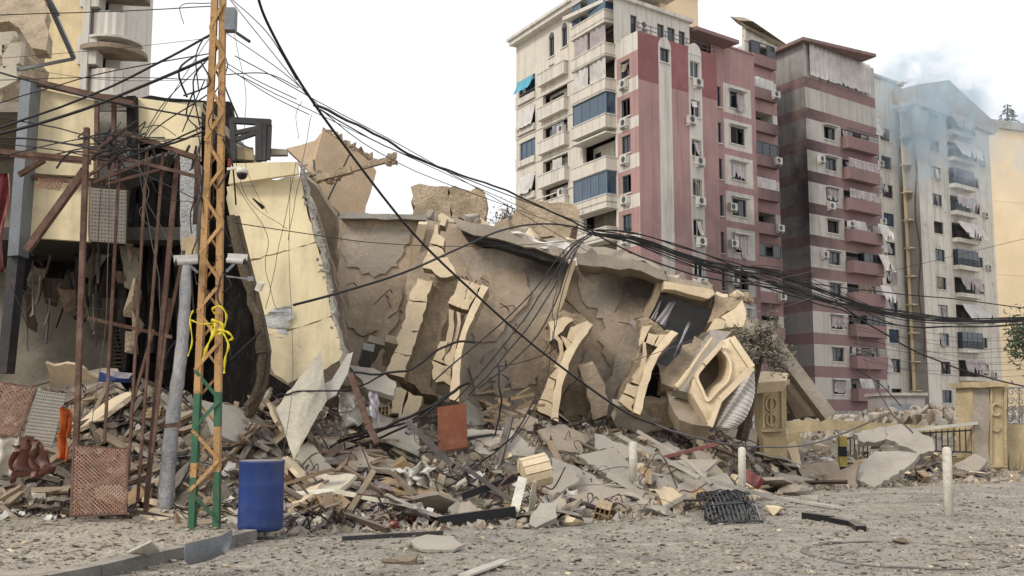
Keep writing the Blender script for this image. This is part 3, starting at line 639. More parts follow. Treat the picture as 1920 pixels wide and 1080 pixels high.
wall(FD, 0, ude, 0, zd, hd+hx+hy, lambda u, z: 0, mats=('c_white',), parent=td)
wall(FDL, 0, udl, 0, zd, [], lambda u, z: 0, mats=('d_grey',), parent=td)
for i, h in enumerate(hd): window(FD, *h, td, ('dark', 'blown', 'shutter', 'dark', 'blue')[(i*3) % 5])
for i, h in enumerate(hy):
    window(FD, *h, td, 'dark', n=1)
    if i % 2 == 0: ac_unit(FD, h[1]+.9, h[2]-.2, td)
for i, h in enumerate(hx):
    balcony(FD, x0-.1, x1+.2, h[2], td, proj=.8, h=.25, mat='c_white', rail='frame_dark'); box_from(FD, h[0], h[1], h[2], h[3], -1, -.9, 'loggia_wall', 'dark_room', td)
    if i % 3 == 0: glazed_bay(FD, x0, x1, h[2]+.2, h[3], td, .75, 4, 'glass_dark')
    elif i % 3 == 1: curtain(FD, x0, x1+.6, h[2]+.3, h[3], .85, td, 'curtain_pale', .6, skew=.6, blow=.7)
    else: curtain(FD, x0, x1, h[2]+.6, h[3], .8, td, 'curtain_cloth', .7, blow=.3)
m = MB(); FD.box(m, 2.4, ude, 0, zd-.05, -12, -1.1); m.obj('core', 'd_grey', td)
m = MB(); pk = FD.uz(1772, 152); lf = FD.uz(1712, 178); rt = FD.uz(1868, 240)
gp = [FD.pt(-.5, zd, .5), FD.pt(ude+.6, zd-.6, .5), FD.pt(rt[0], rt[1], .5), FD.pt(pk[0], pk[1], .5), FD.pt(-.5, lf[1]+1, .5)]
m.plate(gp, 10, back=-FD.n*12); m.obj('gable', 'd_grey', td)
m = MB()
for k in range(13): FDL.box(m, udl*.45, udl*.45+.9, fd*k+1, fd*k+1.1, .002, .9)
FDL.box(m, udl*.45+.9, udl*.45+1.05, 0, fd*12, .002, .35); m.obj('service_ledge', 'gold', td)
m = MB(); m.tube(smooth_path([FDL.pt(udl*.2+.25*math.sin(k*1.7), zd-k*2.6, .12) for k in range(12)], 3), .06, 5); m.obj('drain_pipe', 'rust', td)
q = P(1846, 700, 150); FE = Face((q.x, q.y), V((.93, .36, 0)))
te = thing('apartment_tower', (q.x, q.y, 0), 'sunlit golden blank apartment tower at the edge of the view', 'building')
ze = FE.uz(1860, 240)[1]; m = MB(); FE.box(m, 0, 30, 0, ze, -14, 0); m.obj('wall', 'gold', te)
m = MB(); FE.box(m, -.4, 30.4, ze, ze+1.2, -14, .5); m.obj('roof', 'concrete_grey', te)
m = MB()
for k in range(1, 4): FE.box(m, 0, 30, ze*k/4, ze*k/4+.1, .002, .03)
m.obj('ledge', 'gold', te)
m = MB(); m.tube([P(1889, 300, 158), P(1889, 195, 158)], [.5, .08], 6); pt = thing('pine_tree', P(1889, 300, 158), 'distant pine tree tip rising behind the golden tower', 'tree'); m.obj('trunk', 'bark', pt)
m = MB(); ptop = P(1889, 197, 158); pbot = P(1889, 262, 158); hh = ptop.z-pbot.z
for k in range(420):
    t = rnd.random()**.7; a = rnd.uniform(0, 6.28); rr = (.3+3.4*t)*(rnd.random()**.5); c = V((ptop.x+rr*math.cos(a), ptop.y+rr*math.sin(a), ptop.z-hh*t*1.2-.25*rr))
    d = V((math.cos(a), math.sin(a), -.3))*.5; s_ = V((-math.sin(a), math.cos(a), 0))*.16; m.add([c-s_, c+d, c+s_, c+V((0, 0, .22))], [(0, 1, 2), (0, 1, 3)])
m.obj('crown', 'pine', pt)
# torn curtains and blinds hanging in the blown windows
for F, hs_, par, pr in ((FR, h2, ta, .6), (FR2, hs, ta, .35), (FL, cs, ta, .5), (FBR, wb, tb, .55), (FC, hc, tc_, .4), (FD, hd, td, .4), (FD, hy, td, .4), (FC, hb, tc_, .4), (FBR, bb, tb, .5), (FL, logs, ta, .5)):
    for h in hs_:
        if rnd.random() > pr: continue
        w_ = h[1]-h[0]; u_ = h[0]+w_*rnd.uniform(0, .45); u2_ = min(h[1], u_+w_*rnd.uniform(.25, .6)); top_ = h[3]-rnd.uniform(0, .3)
        curtain(F, u_, u2_, h[2]+rnd.uniform(-.5, .7), top_, rnd.uniform(-.1, .12), par, rnd.choice(['curtain_cloth', 'curtain_pale', 'concrete_brown', 'steel_grey']), .6, skew=rnd.uniform(-.3, .3), blow=rnd.uniform(0, .35))
# low grey building and wall at the feet of the towers
q = P(1640, 700, 62); m = MB()
lb = thing('low_building', P(1715, 790, 70), 'low grey flat roofed outbuilding at the foot of the towers', 'building')
m = MB(); m.box((P(1700, 770, 72).x, 74, 1.4), (2.6, 4, 2.9)); m.obj('wall', 'b_grey', lb)
m = MB(); m.box((P(1700, 770, 72).x, 74, 2.97), (2.9, 4.4, .2)); m.obj('roof', 'concrete_grey', lb)
m = MB(); m.box((P(1700, 770, 72).x-.3, 71.94, 1.2), (1.5, .1, 2.2)); m.obj('shutter_door', 'steel_grey', lb)
# curved-balcony tower far behind the shop
q = P(150, 700, 52); FT = Face((q.x, q.y), V((1, .12, 0)))
tt = thing('apartment_tower', (q.x, q.y, 0), 'yellow apartment tower with rounded fluted balconies rising behind the ruined shop', 'building')
m = MB(); FT.box(m, FU(FT, -200), FU(FT, 143), 0, 34, -8, 0); m.obj('wall', 'yellow_wall', tt)
m = MB(); FT.box(m, FU(FT, 143)+.01, FU(FT, 200), 0, 34, -8, -1.2); m.obj('wall', 'a_cream', tt)
m = MB(); FT.box(m, FU(FT, 139), FU(FT, 152), 0, 34, .003, .3); m.obj('pilaster', 'a_cream', tt)
m = MB(); FT.box(m, FU(FT, 154), FU(FT, 172), 10, 33, -1.19, -1.1); m.obj('window_strip', 'glass_dark', tt)
zb = [FT.uz(190, y)[1] for y in (70, 178)]; fh = zb[0]-zb[1]; cu = FU(FT, 188)
for k in range(-3, 4):
    z = zb[1]+fh*k; bo = MB(); c = FT.pt(cu, z, -.9); pts = []
    def arc(r, z_, n=20, a0=-.25, a1=3.4, fl=0): return [FT.pt(cu+(r+fl*(i % 2))*math.cos(a0+(a1-a0)*i/n), z_, -.9+(r+fl*(i % 2))*math.sin(a0+(a1-a0)*i/n)) for i in range(n+1)]
    n = 22; o1, o2 = arc(1.15, z, n, fl=.08), arc(1.15, z+1.35, n, fl=.08); i1, i2 = arc(1.0, z, n), arc(1.0, z+1.35, n)
    for i in range(n):
        bo.add([o1[i], o1[i+1], o2[i+1], o2[i]], [(0, 1, 2, 3)]); bo.add([i1[i], i1[i+1], i2[i+1], i2[i]], [(3, 2, 1, 0)]); bo.add([o2[i], o2[i+1], i2[i+1], i2[i]], [(0, 1, 2, 3)])
    B = bo.obj('balcony', 'a_cream', tt); s2_ = MB(); s1_ = arc(1.75, z+2.3, 20); s0 = arc(1.75, z+2.55, 20); m_ = len(s1_)
    s2_.add(s1_+s0, [tuple(range(m_))[::-1], tuple(range(m_, 2*m_))]+[(i, i+1, m_+i+1, m_+i) for i in range(m_-1)]); s2_.obj('balcony_slab', 'concrete_brown', tt)
    s3 = MB(); t1 = arc(1.5, z-.12, 20); t0 = arc(1.5, z, 20); s3.add(t1+t0, [tuple(range(m_))[::-1], tuple(range(m_, 2*m_))]+[(i, i+1, m_+i+1, m_+i) for i in range(m_-1)]); s3.obj('balcony_floor', 'a_cream', tt)
    e = MB(); e.box(FT.pt(cu-.95, z+2.3, -.2), (1.0, .9, 1.5)); e.obj('balcony_box', 'a_cream', tt)
# the ruined building at the edge of the view, its broken slab hanging out over the shop
rb = thing('ruined_building', P(-60, 790, 29), 'ruined tan building edge with a broken balcony slab hanging high over the shop', 'building')
m = MB(); m.plate(PP([(-400, -120), (-12, -120), (2, 30), (14, 130), (-2, 240), (18, 330), (10, 800), (-400, 800)], 30.5), 3, .08, .4); m.obj('wall', 'rough_core', rb)
hg = MB(); hg.plate(PP([(-60, -60), (80, -10), (91, 60), (86, 94), (60, 90), (36, 52), (-60, 30)], 29.2, 27.5), .35, .05, .4); hg.obj('balcony_slab', 'rough_core', rb)
for pts in ([(-8, 42), (20, 40), (27, 66), (4, 105), (-8, 100)], [(4, 84), (42, 78), (36, 118), (6, 128)], [(-8, 128), (30, 120), (32, 150), (-8, 170)]):
    hg = MB(); hg.plate(PP(pts, 30.2), .25, .03, .3); hg.obj('loose_panel', 'sheet_cream', rb)
hg = MB(); hg.beam(P(84, -12, 29), P(139, 110, 30.3), .13); hg.beam(P(88, -10, 29), P(110, 30, 29.4), .1); hg.beam(P(18, 134, 30.3), P(139, 110, 30.3), .08); hg.obj('bent_pole', 'steel_grey', rb)

# ------------------------------------------------------------------ the collapsed building
cb = thing('collapsed_building', P(950, 800, 21), 'collapsed tan building with tilted floor slabs and fallen cream stone arches', 'building')
def pl(name, pts, Y, Yb=None, th=.25, mat='soffit', parent=None, jag=.03, seg=.25, **k):
    m = MB(); m.plate(PP(pts, Y, Yb), th, jag, seg, **k); return m.obj(name, mat, parent if parent is not None else cb)
# back of the heap
pl('rear_wall', [(585, 375), (800, 425), (1040, 500), (1240, 540), (1340, 570), (1395, 660), (1395, 820), (610, 820)], 27, 27.5, .4, 'concrete_brown')
pl('rear_wall', [(450, 345), (560, 340), (640, 420), (660, 820), (440, 820)], 25, 25, .4, 'concrete_brown')
pl('side_wall', [(470, 340), (566, 335), (600, 420), (640, 560), (650, 700), (560, 760), (470, 700)], 19.4, 19.2, .3, 'concrete_brown')
# bulging top shell over the yellow wall
pl('shell_slab', [(537, 278), (591, 263), (606, 245), (596, 275), (588, 310), (600, 348), (564, 304)], 24.2, 24, .3, 'plaster_tan', jag=.02)
pl('shell_slab', [(606, 245), (630, 258), (653, 278), (675, 288), (692, 302), (706, 321), (694, 365), (684, 403), (638, 400), (614, 377), (600, 348), (588, 310), (596, 275)], lambda x, y: 24+.006*(x-600), None, .45, 'plaster_tan', jag=.03)
m = MB()
for i in range(26):
    t = i/25; c = P(610+85*t+rnd.uniform(-4, 4), 247+55*t+rnd.uniform(-4, 5), 24.2+.5*t); v, f = HULLS[i % 14]; M = eul(*[rnd.uniform(0, 3) for _ in range(3)])
    m.add([c+M @ q*rnd.uniform(.1, .28) for q in v], f)
tag(m.obj('broken_edge', 'rough_core', cb), kind='stuff')
m = MB(); m.beam(P(573, 340, 23), P(660, 318, 22.8), .16, .2); m.beam(P(660, 318, 22.8), P(735, 298, 22.6), .11, .13)
for i in range(24): v, f = HULLS[i % 14]; c = P(573+70*rnd.random(), 339-16*rnd.random(), 22.9); m.add([c+eul(i, 2*i, i) @ q*rnd.uniform(.08, .2) for q in v], f)
for i in range(8): v, f = HULLS[i]; c = P(728+12*rnd.random(), 292+14*rnd.random(), 22.6); m.add([c+q*.14 for q in v], f)
tag(m.obj('broken_beam', 'rough_core', cb), kind='stuff')
m = MB(); m.tube([P(588, 300, 23), P(590, 322, 22.9), P(580, 332, 22.8)], .025); m.tube([P(655, 290, 23.5), P(612, 380, 23.5)], .02); m.obj('pipe', 'steel_dark', cb)
# big tilted soffits; each leans out at the top and shows its underside
pl('floor_slab', [(572, 332), (588, 352), (602, 372), (614, 388), (628, 402), (638, 406), (700, 407), (782, 409), (800, 420), (775, 520), (757, 620), (740, 720), (690, 730), (640, 720), (625, 600), (600, 450)], 22.25, 22.35, .35)
pl('slab_rim', [(636, 399), (700, 401), (800, 402), (800, 413), (700, 409), (638, 409)], 22.0, None, 1.2, 'concrete_grey', jag=.015)
pl('side_wall', [(570, 330), (592, 348), (615, 385), (630, 405), (628, 470), (632, 560), (650, 690), (640, 660), (615, 540), (595, 450)], 20.6, 22.2, .25, 'concrete_brown')
pl('pilaster', [(784, 420), (800, 421), (757, 614), (738, 617)], 21.7, 22.8, .2, 'stone_cream', jag=.01)
pl('floor_slab', [(800, 412), (862, 420), (925, 465), (905, 520), (890, 545), (800, 545), (770, 600), (760, 540)], 22.0, 22.0, .3)
pl('floor_slab', [(860, 470), (922, 466), (993, 480), (1051, 488), (1074, 497), (1050, 576), (1033, 612), (1018, 680), (1000, 780), (850, 770), (850, 700), (872, 640), (905, 555)], 21.8, 22.0, .35, 'soffit_grey')
pl('floor_slab', [(1074, 497), (1130, 500), (1184, 506), (1243, 527), (1215, 590), (1190, 625), (1172, 690), (1150, 790), (1030, 790), (1050, 700), (1085, 650), (1100, 600), (1060, 560)], 22.1, 22.3, .35)
pl('floor_slab', [(1186, 600), (1215, 606), (1255, 628), (1225, 665), (1200, 720), (1175, 770), (1120, 790), (1135, 720), (1160, 655)], 21.6, 21.8, .3, 'soffit_grey')
pl('curved_band', [(1072, 492), (1080, 494), (1068, 530), (1053, 578), (1040, 600), (1034, 596), (1050, 552), (1062, 515)], 21.4, 21.9, .2, 'stone_cream', jag=.01)
pl('curved_band', [(1236, 524), (1246, 528), (1225, 580), (1208, 612), (1196, 606), (1222, 560)], 21.8, 22.2, .2, 'stone_cream', jag=.02)
# torn layers of plaster and block still clinging to the slabs
for pts, o, mt in (([(884, 530), (930, 505), (985, 512), (992, 560), (960, 600), (930, 640), (890, 640), (872, 600)], .05, 'soffit'), ([(960, 612), (1030, 590), (1026, 650), (1005, 720), (960, 730), (945, 670)], .06, 'soffit'), ([(930, 650), (960, 690), (940, 750), (890, 740), (880, 690)], .08, 'soffit_grey'),
        ([(640, 430), (720, 425), (770, 432), (745, 500), (700, 520), (650, 500)], .04, 'soffit_grey'), ([(652, 540), (710, 530), (735, 560), (722, 612), (680, 630), (650, 600)], .06, 'soffit'), ([(700, 560), (752, 540), (748, 590), (730, 640), (704, 630)], .05, 'soffit'),
        ([(1085, 520), (1140, 512), (1170, 545), (1150, 590), (1118, 596), (1090, 560)], .05, 'soffit_grey'), ([(1130, 600), (1180, 560), (1205, 580), (1180, 640), (1150, 690), (1128, 660)], .07, 'soffit'), ([(1100, 655), (1135, 680), (1140, 730), (1100, 720), (1085, 690)], .08, 'soffit_grey')):
    base = (22.25, 332, 388, .1) if pts[0][0] < 760 else (21.8, 466, 314, .2) if pts[0][0] < 1050 else (22.1, 497, 293, .2)
    pl('plaster_layer', pts, lambda x, y, q=base, o=o: q[0]+q[3]*(y-q[1])/q[2]-o, None, .1, (mt, 'rough_core'), None, .05, .12, mside=1)
for i in range(34):
    x, y = rnd.choice(((900, 540), (985, 590), (700, 530), (1150, 590), (1060, 690), (940, 740), (1200, 700), (760, 600))); x += rnd.uniform(-40, 40); y += rnd.uniform(-35, 35); m = MB(); p = P(x, y, 21.5); q_ = [p+V((0, .6, 0)), p, p+V((rnd.uniform(-.3, .3), -.15, rnd.uniform(-.35, .1)))]; m.tube(smooth_path(q_, 4), .012, 4); m.obj('reinforcing_rod', 'rust', cb)
# roof edge beams, with their depth running back
BK = V((.4, 2.8, -.25))
pl('roof_beam', [(845, 405), (904, 420), (962, 437), (1055, 466), (1056, 482), (1036, 478), (950, 452), (864, 430)], 21.2, 21.2, .3, 'concrete', back=BK)
pl('roof_beam', [(864, 431), (950, 453), (1036, 479), (1042, 491), (940, 462), (868, 440)], 21.35, None, .3, 'steel_dark', jag=.01, back=BK*.6)
pl('roof_beam', [(1080, 474), (1184, 484), (1245, 508), (1250, 526), (1180, 503), (1082, 495)], 21.4, 21.4, .3, 'concrete', back=BK)
pl('roof_beam', [(1228, 508), (1247, 514), (1305, 527), (1337, 542), (1341, 552), (1331, 560), (1312, 558), (1250, 536)], 21.5, None, .3, 'concrete', back=BK)
pl('beam_stone', [(1246, 527), (1290, 535), (1336, 543), (1340, 551), (1328, 560), (1290, 551), (1245, 542)], 21.3, None, .5, 'stone_cream', jag=.02)
pl('wall_block', [(770, 350), (778, 347), (842, 350), (846, 408), (800, 412), (774, 400)], 23.6, 23.4, 1.2, 'rough_core', jag=.05, seg=.15)
pl('wall_block', [(842, 352), (906, 356), (913, 372), (904, 418), (850, 412)], 23.5, None, 1.2, 'rough_core', jag=.05, seg=.15)
pl('wall_block', [(968, 370), (1078, 383), (1084, 420), (1066, 452), (1000, 438), (958, 425)], 24.5, 24.2, 1.4, 'rough_core', jag=.05, seg=.2)
pl('roof_sheet', [(1000, 440), (1090, 455), (1205, 482), (1250, 508), (1180, 490), (1060, 468)], 22.8, 22.2, .2, 'concrete', jag=.04)
for i in range(60):      # broken edge along the top
    t = rnd.random(); x = 800+540*t; y = 404+150*t**1.15+rnd.uniform(-14, 6)
    if i % 3 == 0: x = 1340+60*rnd.random(); y = 555+80*rnd.random()
    if x < 930 and y < 415: y += 15
    m = MB(); v, f = HULLS[i % 14]; s = rnd.uniform(.12, .42); M = eul(*[rnd.uniform(0, 3) for _ in range(3)]); c = P(x, y, 21.9+rnd.uniform(0, 1.5))
    m.add([c+M @ V((q.x*s*1.3, q.y*s, q.z*s*.7)) for q in v], f); m.obj('edge_rubble', rnd.choice(['rough_core', 'concrete', 'stone_cream', 'concrete_grey']), cb)
m = MB(); m.grid(lambda a, b: P(958+110*a, 432+30*a+9*b-5*math.sin(a*9)+4*math.sin(b*5+a*4), 21.6-.35*b+.12*math.sin(a*14+b*3)), 24, 6, thick=.015)
solo(m, 'cloth', 'white_cloth', 'white and lilac cloth lying on the fallen roof edge', 'cloth', smooth=True)

# arches: each a frame of stones, a long curved rim and a moulding
def stones(parent, lst, Y, Yb, th=.35, jag=.022):
    y0 = min(q[1] for p in lst for q in p); y1 = max(q[1] for p in lst for q in p); fn = lambda x, y: Y+(Yb-Y)*(y-y0)/(y1-y0)
    for p in lst: pl('stone', p, fn, None, th, ('stone_cream', 'rough_core'), parent, jag, .1, mside=1)
def strip(parent, name, A, B, Y, Yb, th, mat='stone_cream', jag=.009):
    pl(name, A+B[::-1], Y, Yb, th, (mat, 'rough_core'), parent, jag, .12, mside=1)
# 1: the tallest
a1 = MB(); a1.plate(PP([(806, 520), (856, 515), (872, 522), (842, 569), (838, 600), (826, 640), (812, 690), (806, 724), (820, 742), (790, 738), (757, 712), (775, 600)], 20.5, 20.0), .9, .06, .15)
a1 = a1.obj('arch', 'rough_core', cb)
stones(a1, [[(783, 521), (812, 524), (801, 566), (768, 562)], [(768, 563.5), (800, 567), (785, 620), (753, 614)], [(753, 615.5), (784, 621.5), (771, 665), (739, 660)], [(739, 661.5), (770, 666.5), (758, 708), (723, 700)]], 20.15, 19.6, .4)
stones(a1, [[(816, 421), (822, 421), (821, 438), (834, 447), (831, 464), (806, 456)], [(805, 458), (830, 467), (835, 480), (800, 478)], [(799, 479), (838, 481), (852, 502), (855, 514), (826, 520), (793, 502)],
            [(829, 407), (838, 410), (834, 424), (824, 421)], [(863, 521), (882, 527), (861, 577), (840, 568)], [(884, 528), (903, 536), (878, 581), (863, 578)],
            [(809, 676), (846, 692), (845, 724), (811, 709)], [(826, 640), (840, 640), (828, 674), (845, 690), (812, 674)], [(848, 648), (858, 640), (850, 680), (846, 690), (832, 676)], [(737, 726), (763, 733), (752, 781), (731, 774)], [(766, 734), (792, 743), (780, 780), (754, 782)]], 19.9, 19.6, .45)
strip(a1, 'arch_rim', [(903, 533), (890, 562), (869, 611), (857, 650), (848, 690), (845, 720), (842, 748)], [(916, 539), (902, 566), (880, 611), (867, 655), (863, 690), (862, 720), (860, 753)], 19.75, 19.2, .5)
strip(a1, 'moulding', [(841, 579), (842, 610), (836, 640), (828, 664), (822, 678)], [(851, 583), (852, 612), (846, 645), (836, 668), (828, 684)], 19.7, 19.8, .25)
strip(a1, 'moulding', [(856, 584), (858, 604), (854, 622), (848, 645)], [(863, 587), (864, 606), (860, 626), (853, 650)], 19.75, 19.8, .25)
# 2
a2 = MB(); a2.plate(PP([(1032, 590), (1060, 583), (1090, 590), (1104, 603), (1075, 645), (1058, 680), (1042, 730), (1036, 780), (1008, 760), (1010, 700), (1024, 640)], 21.0, 21.2), .8, .06, .15); a2 = a2.obj('arch', 'rough_core', cb)
stones(a2, [[(1078, 611), (1098, 603), (1087, 625), (1072, 642)], [(1070, 613), (1077, 612), (1071, 642), (1063, 634)], [(1051, 629), (1062, 634), (1072, 644), (1064, 656)],
            [(1020, 727), (1039, 731), (1036, 756), (1012, 748)], [(1011, 750), (1036, 758), (1033, 782), (1006, 768)], [(1058, 660), (1068, 648), (1054, 690), (1042, 712), (1030, 706), (1044, 690)], [(1028, 604), (1056, 594), (1076, 600), (1060, 612), (1048, 626), (1030, 640)], [(1028, 708), (1041, 714), (1038, 730), (1020, 725)]], 20.85, 20.6, .4)
strip(a2, 'arch_rim', [(1099, 601), (1078, 632), (1057, 670), (1044, 705), (1039, 731), (1036, 760), (1033, 785)], [(1112, 609), (1092, 636), (1073, 669), (1060, 705), (1053, 728), (1049, 760), (1047, 791)], 20.6, 20.15, .5)
strip(a2, 'moulding', [(1038, 633), (1046, 640), (1050, 662), (1038, 688)], [(1047, 631), (1055, 640), (1057, 664), (1046, 690)], 20.7, 20.8, .25)
# 3
a3 = MB(); a3.plate(PP([(1200, 600), (1232, 606), (1262, 622), (1238, 655), (1215, 690), (1200, 730), (1190, 770), (1160, 752), (1172, 718), (1190, 690), (1205, 650)], 20.7, 20.9), .7, .05, .15); a3 = a3.obj('arch', 'rough_core', cb)
stones(a3, [[(1216, 624), (1236, 627), (1226, 648), (1211, 642)], [(1237, 627), (1256, 630), (1239, 652), (1227, 648)], [(1176, 718), (1198, 724), (1193, 748), (1168, 736)], [(1167, 738), (1192, 750), (1187, 772), (1160, 752)], [(1212, 676), (1232, 652), (1214, 690), (1200, 722), (1184, 716), (1198, 698)], [(1204, 612), (1222, 610), (1214, 624), (1207, 640), (1198, 650)]], 20.55, 20.35, .4)
strip(a3, 'arch_rim', [(1259, 619), (1240, 640), (1221, 664), (1207, 695), (1198, 723), (1192, 748), (1187, 772)], [(1272, 625), (1254, 645), (1234, 669), (1222, 696), (1215, 720), (1207, 750), (1200, 778)], 20.3, 19.9, .5)
strip(a3, 'moulding', [(1204, 640), (1206, 665), (1200, 688), (1184, 708)], [(1211, 642), (1213, 668), (1207, 694), (1190, 714)], 20.4, 20.5, .2)
# shutter with white drapes
pl('roller_shutter', [(1236, 552), (1282, 556), (1332, 578), (1328, 612), (1300, 640), (1275, 675), (1255, 690), (1230, 680), (1216, 600)], 22.4, 22.9, .1, 'steel_grey', jag=0)
for pts in ([(1237, 566), (1239, 563), (1230, 600), (1219, 599)], [(1256, 566), (1266, 567), (1246, 613), (1228, 602)], [(1292, 602), (1294, 606), (1278, 640), (1259, 677), (1243, 671), (1274, 630)]):
    tp = PP(pts, 22.1); m = MB(); m.grid(lambda a, b: tp[0].lerp(tp[1], a).lerp(tp[3].lerp(tp[2], a), b)+V((0, .05*math.sin(a*12+b*3), 0)), 10, 8, thick=.012); m.obj('drape', 'lilac_cloth', cb, smooth=True)
pl('wall_fragment', [(1392, 562), (1400, 589), (1394, 613), (1358, 614), (1361, 600), (1352, 594)], 21.2, 21.0, .5, 'stone_cream', jag=.03)
pl('wall_fragment', [(1347, 596), (1360, 602), (1357, 616), (1332, 619)], 20.9, None, .4, 'stone_cream', jag=.02)
pl('wall_fragment', [(1340, 552), (1372, 556), (1388, 566), (1350, 594), (1340, 600), (1326, 606)], 21.6, 21.4, .6, 'rough_core', jag=.05, seg=.15)
# 4: the tipped bay with its oval window
fo = PP([(1358, 640), (1376, 632), (1411, 688), (1380, 720), (1349, 750), (1331, 800), (1312, 768), (1295, 738), (1298, 714), (1320, 682)], 20.3, 19.5)
fi = PP([(1349, 656), (1362, 672), (1366, 690), (1361, 712), (1345, 728), (1327, 746), (1317, 728), (1308, 706), (1318, 690), (1334, 672)], 20.05, 19.72)
fo = [fo[i].lerp(fo[(i+1) % 10], t/3) for i in range(10) for t in range(3)]; fi = smooth_path(fi+[fi[0]], 3)[:-1]; bay = MB(); n = 30; BB = V((-.12, 1.3, .1)); o2 = [q+BB for q in fo]; i2 = [q+BB*.5 for q in fi]
bay.add(fo+fi+o2+i2, [(i, (i+1) % n, n+(i+1) % n, n+i) for i in range(n)]+[(i, 2*n+i, 2*n+(i+1) % n, (i+1) % n) for i in range(n)]+[(n+i, n+(i+1) % n, 3*n+(i+1) % n, 3*n+i) for i in range(n)])
by = bay.obj('oval_window_bay', 'stone_cream', cb)
m = MB(); m.add([q+BB*.48 for q in fi], [tuple(range(n))]); m.plate([q+BB*.5 for q in fi], .1); m.obj('pane', 'wood_dark', by)
m = MB(); cen = sum(fi, V((0, 0, 0)))/n; nn = V((.1, -1, -.1))*.07
ro = [cen+(q-cen)*1.16+nn for q in fi]; ri_ = [cen+(q-cen)*1.0+nn for q in fi]; rb_ = [cen+(q-cen)*1.2-nn*.3 for q in fi]
m.add(ro+ri_+rb_+[q+BB*.1 for q in fi], [(i, (i+1) % n, n+(i+1) % n, n+i) for i in range(n)]+[(i, 2*n+i, 2*n+(i+1) % n, (i+1) % n) for i in range(n)]+[(n+i, n+(i+1) % n, 3*n+(i+1) % n, 3*n+i) for i in range(n)]); m.obj('window_rim', 'stone_cream', by)
strip(by, 'stone', [(1296, 737), (1312, 766), (1331, 799)], [(1299, 728), (1319, 757), (1335, 779)], 19.55, None, .05, jag=0)
m = MB(); m.beam(P(1372, 634, 20.0), P(1410, 690, 19.75), .12); m.beam(P(1410, 690, 19.75), P(1349, 750, 19.5), .1); m.beam(P(1349, 750, 19.5), P(1331, 800, 19.4), .09); m.beam(P(1356, 641, 20), P(1320, 683, 19.8), .08); m.obj('window_rim', 'stone_cream', by)
pl('bay_side', [(1248, 730), (1294, 737), (1312, 768), (1331, 800), (1300, 796), (1274, 787), (1256, 756)], 20.6, 19.7, .3, 'concrete_brown', jag=.02)
pl('bay_side', [(1333, 618), (1372, 622), (1347, 648), (1318, 684), (1297, 714), (1293, 737), (1262, 729), (1290, 690)], 20.6, 20.0, .3, 'concrete_grey', jag=.02)
m = MB(); m.tube(smooth_path([P(1335, 634, 20.3), P(1308, 672, 20.1), P(1284, 708, 19.9), P(1268, 727, 19.8)]), [.035]*10+[.06]*9, 8); m.obj('moulding', 'stone_cream', cb, smooth=True)
pl('wall_fragment', [(1302, 630), (1320, 640), (1290, 688), (1262, 727), (1240, 718), (1238, 700), (1268, 670)], 20.9, 20.4, .5, 'rough_core', jag=.05, seg=.15)
m = MB(); cp = PP([(1410, 689), (1372, 716), (1346, 796), (1378, 800), (1413, 742)], 20.8)
lp_ = smooth_path([P(1404, 690, 20.2), P(1372, 716, 20.25), P(1352, 765, 20.0), P(1340, 799, 19.7)], 20); rp_ = smooth_path([P(1414, 690, 20.0), P(1415, 738, 19.8), P(1399, 782, 19.6), P(1379, 803, 19.5)], 20); m.grid(lambda a, b: lp_[int(round(b*60))].lerp(rp_[int(round(b*60))], a)+V((0, -.22*math.sin(a*math.pi)+.03*math.sin(b*110), 0)), 10, 60, thick=.02); m.obj('corrugated_sheet', 'curtain_pale', cb, smooth=True)
# inclined concrete beam falling to the right of the tree
m = MB(); m.beam(P(1425, 612, 23.5), P(1553, 782, 23.2), .28, .5); m.obj('inclined_beam', 'concrete', cb)
pl('fallen_slab', [(1446, 650), (1500, 716), (1546, 782), (1492, 784), (1470, 740)], 24, 23.7, .2, 'concrete_brown')
pl('fallen_slab', [(1393, 706), (1432, 696), (1478, 700), (1474, 714), (1440, 716), (1398, 720)], 22.6, 22.3, .3, 'stone_cream', jag=.02)
pl('fallen_slab', [(1395, 590), (1440, 610), (1475, 660), (1440, 650), (1402, 640)], 23.8, 23.4, .3, 'rough_core', jag=.05)
# broken pieces hanging below the slabs
for pts, Y, mt in (([(690, 640), (722, 648), (700, 682), (684, 676)], 21.2, 'concrete'), ([(722, 640), (746, 646), (740, 690), (716, 686)], 21.3, 'soffit'), ([(680, 655), (700, 660), (694, 700), (672, 700)], 20.8, 'steel_grey'),
                   ([(1086, 690), (1112, 682), (1142, 752), (1138, 778), (1112, 788), (1100, 740)], 20.6, 'soffit'), ([(985, 690), (1008, 668), (1004, 704), (984, 706)], 22.6, 'rough_core'),
                   ([(1055, 745), (1095, 720), (1112, 790), (1060, 800)], 21.2, 'rough_core'), ([(1150, 760), (1200, 772), (1240, 790), (1210, 812), (1155, 800)], 20.4, 'concrete'),
                   ([(1200, 700), (1236, 690), (1248, 730), (1225, 760), (1205, 770)], 21.6, 'char'), ([(1205, 755), (1250, 752), (1270, 800), (1210, 810)], 20.5, 'rough_core'), ([(740, 690), (800, 742), (846, 755), (820, 762), (756, 740)], 20.9, 'concrete_brown')):
    pl('wall_fragment', pts, Y, Y+.4, .22, mt, jag=.04, seg=.15)

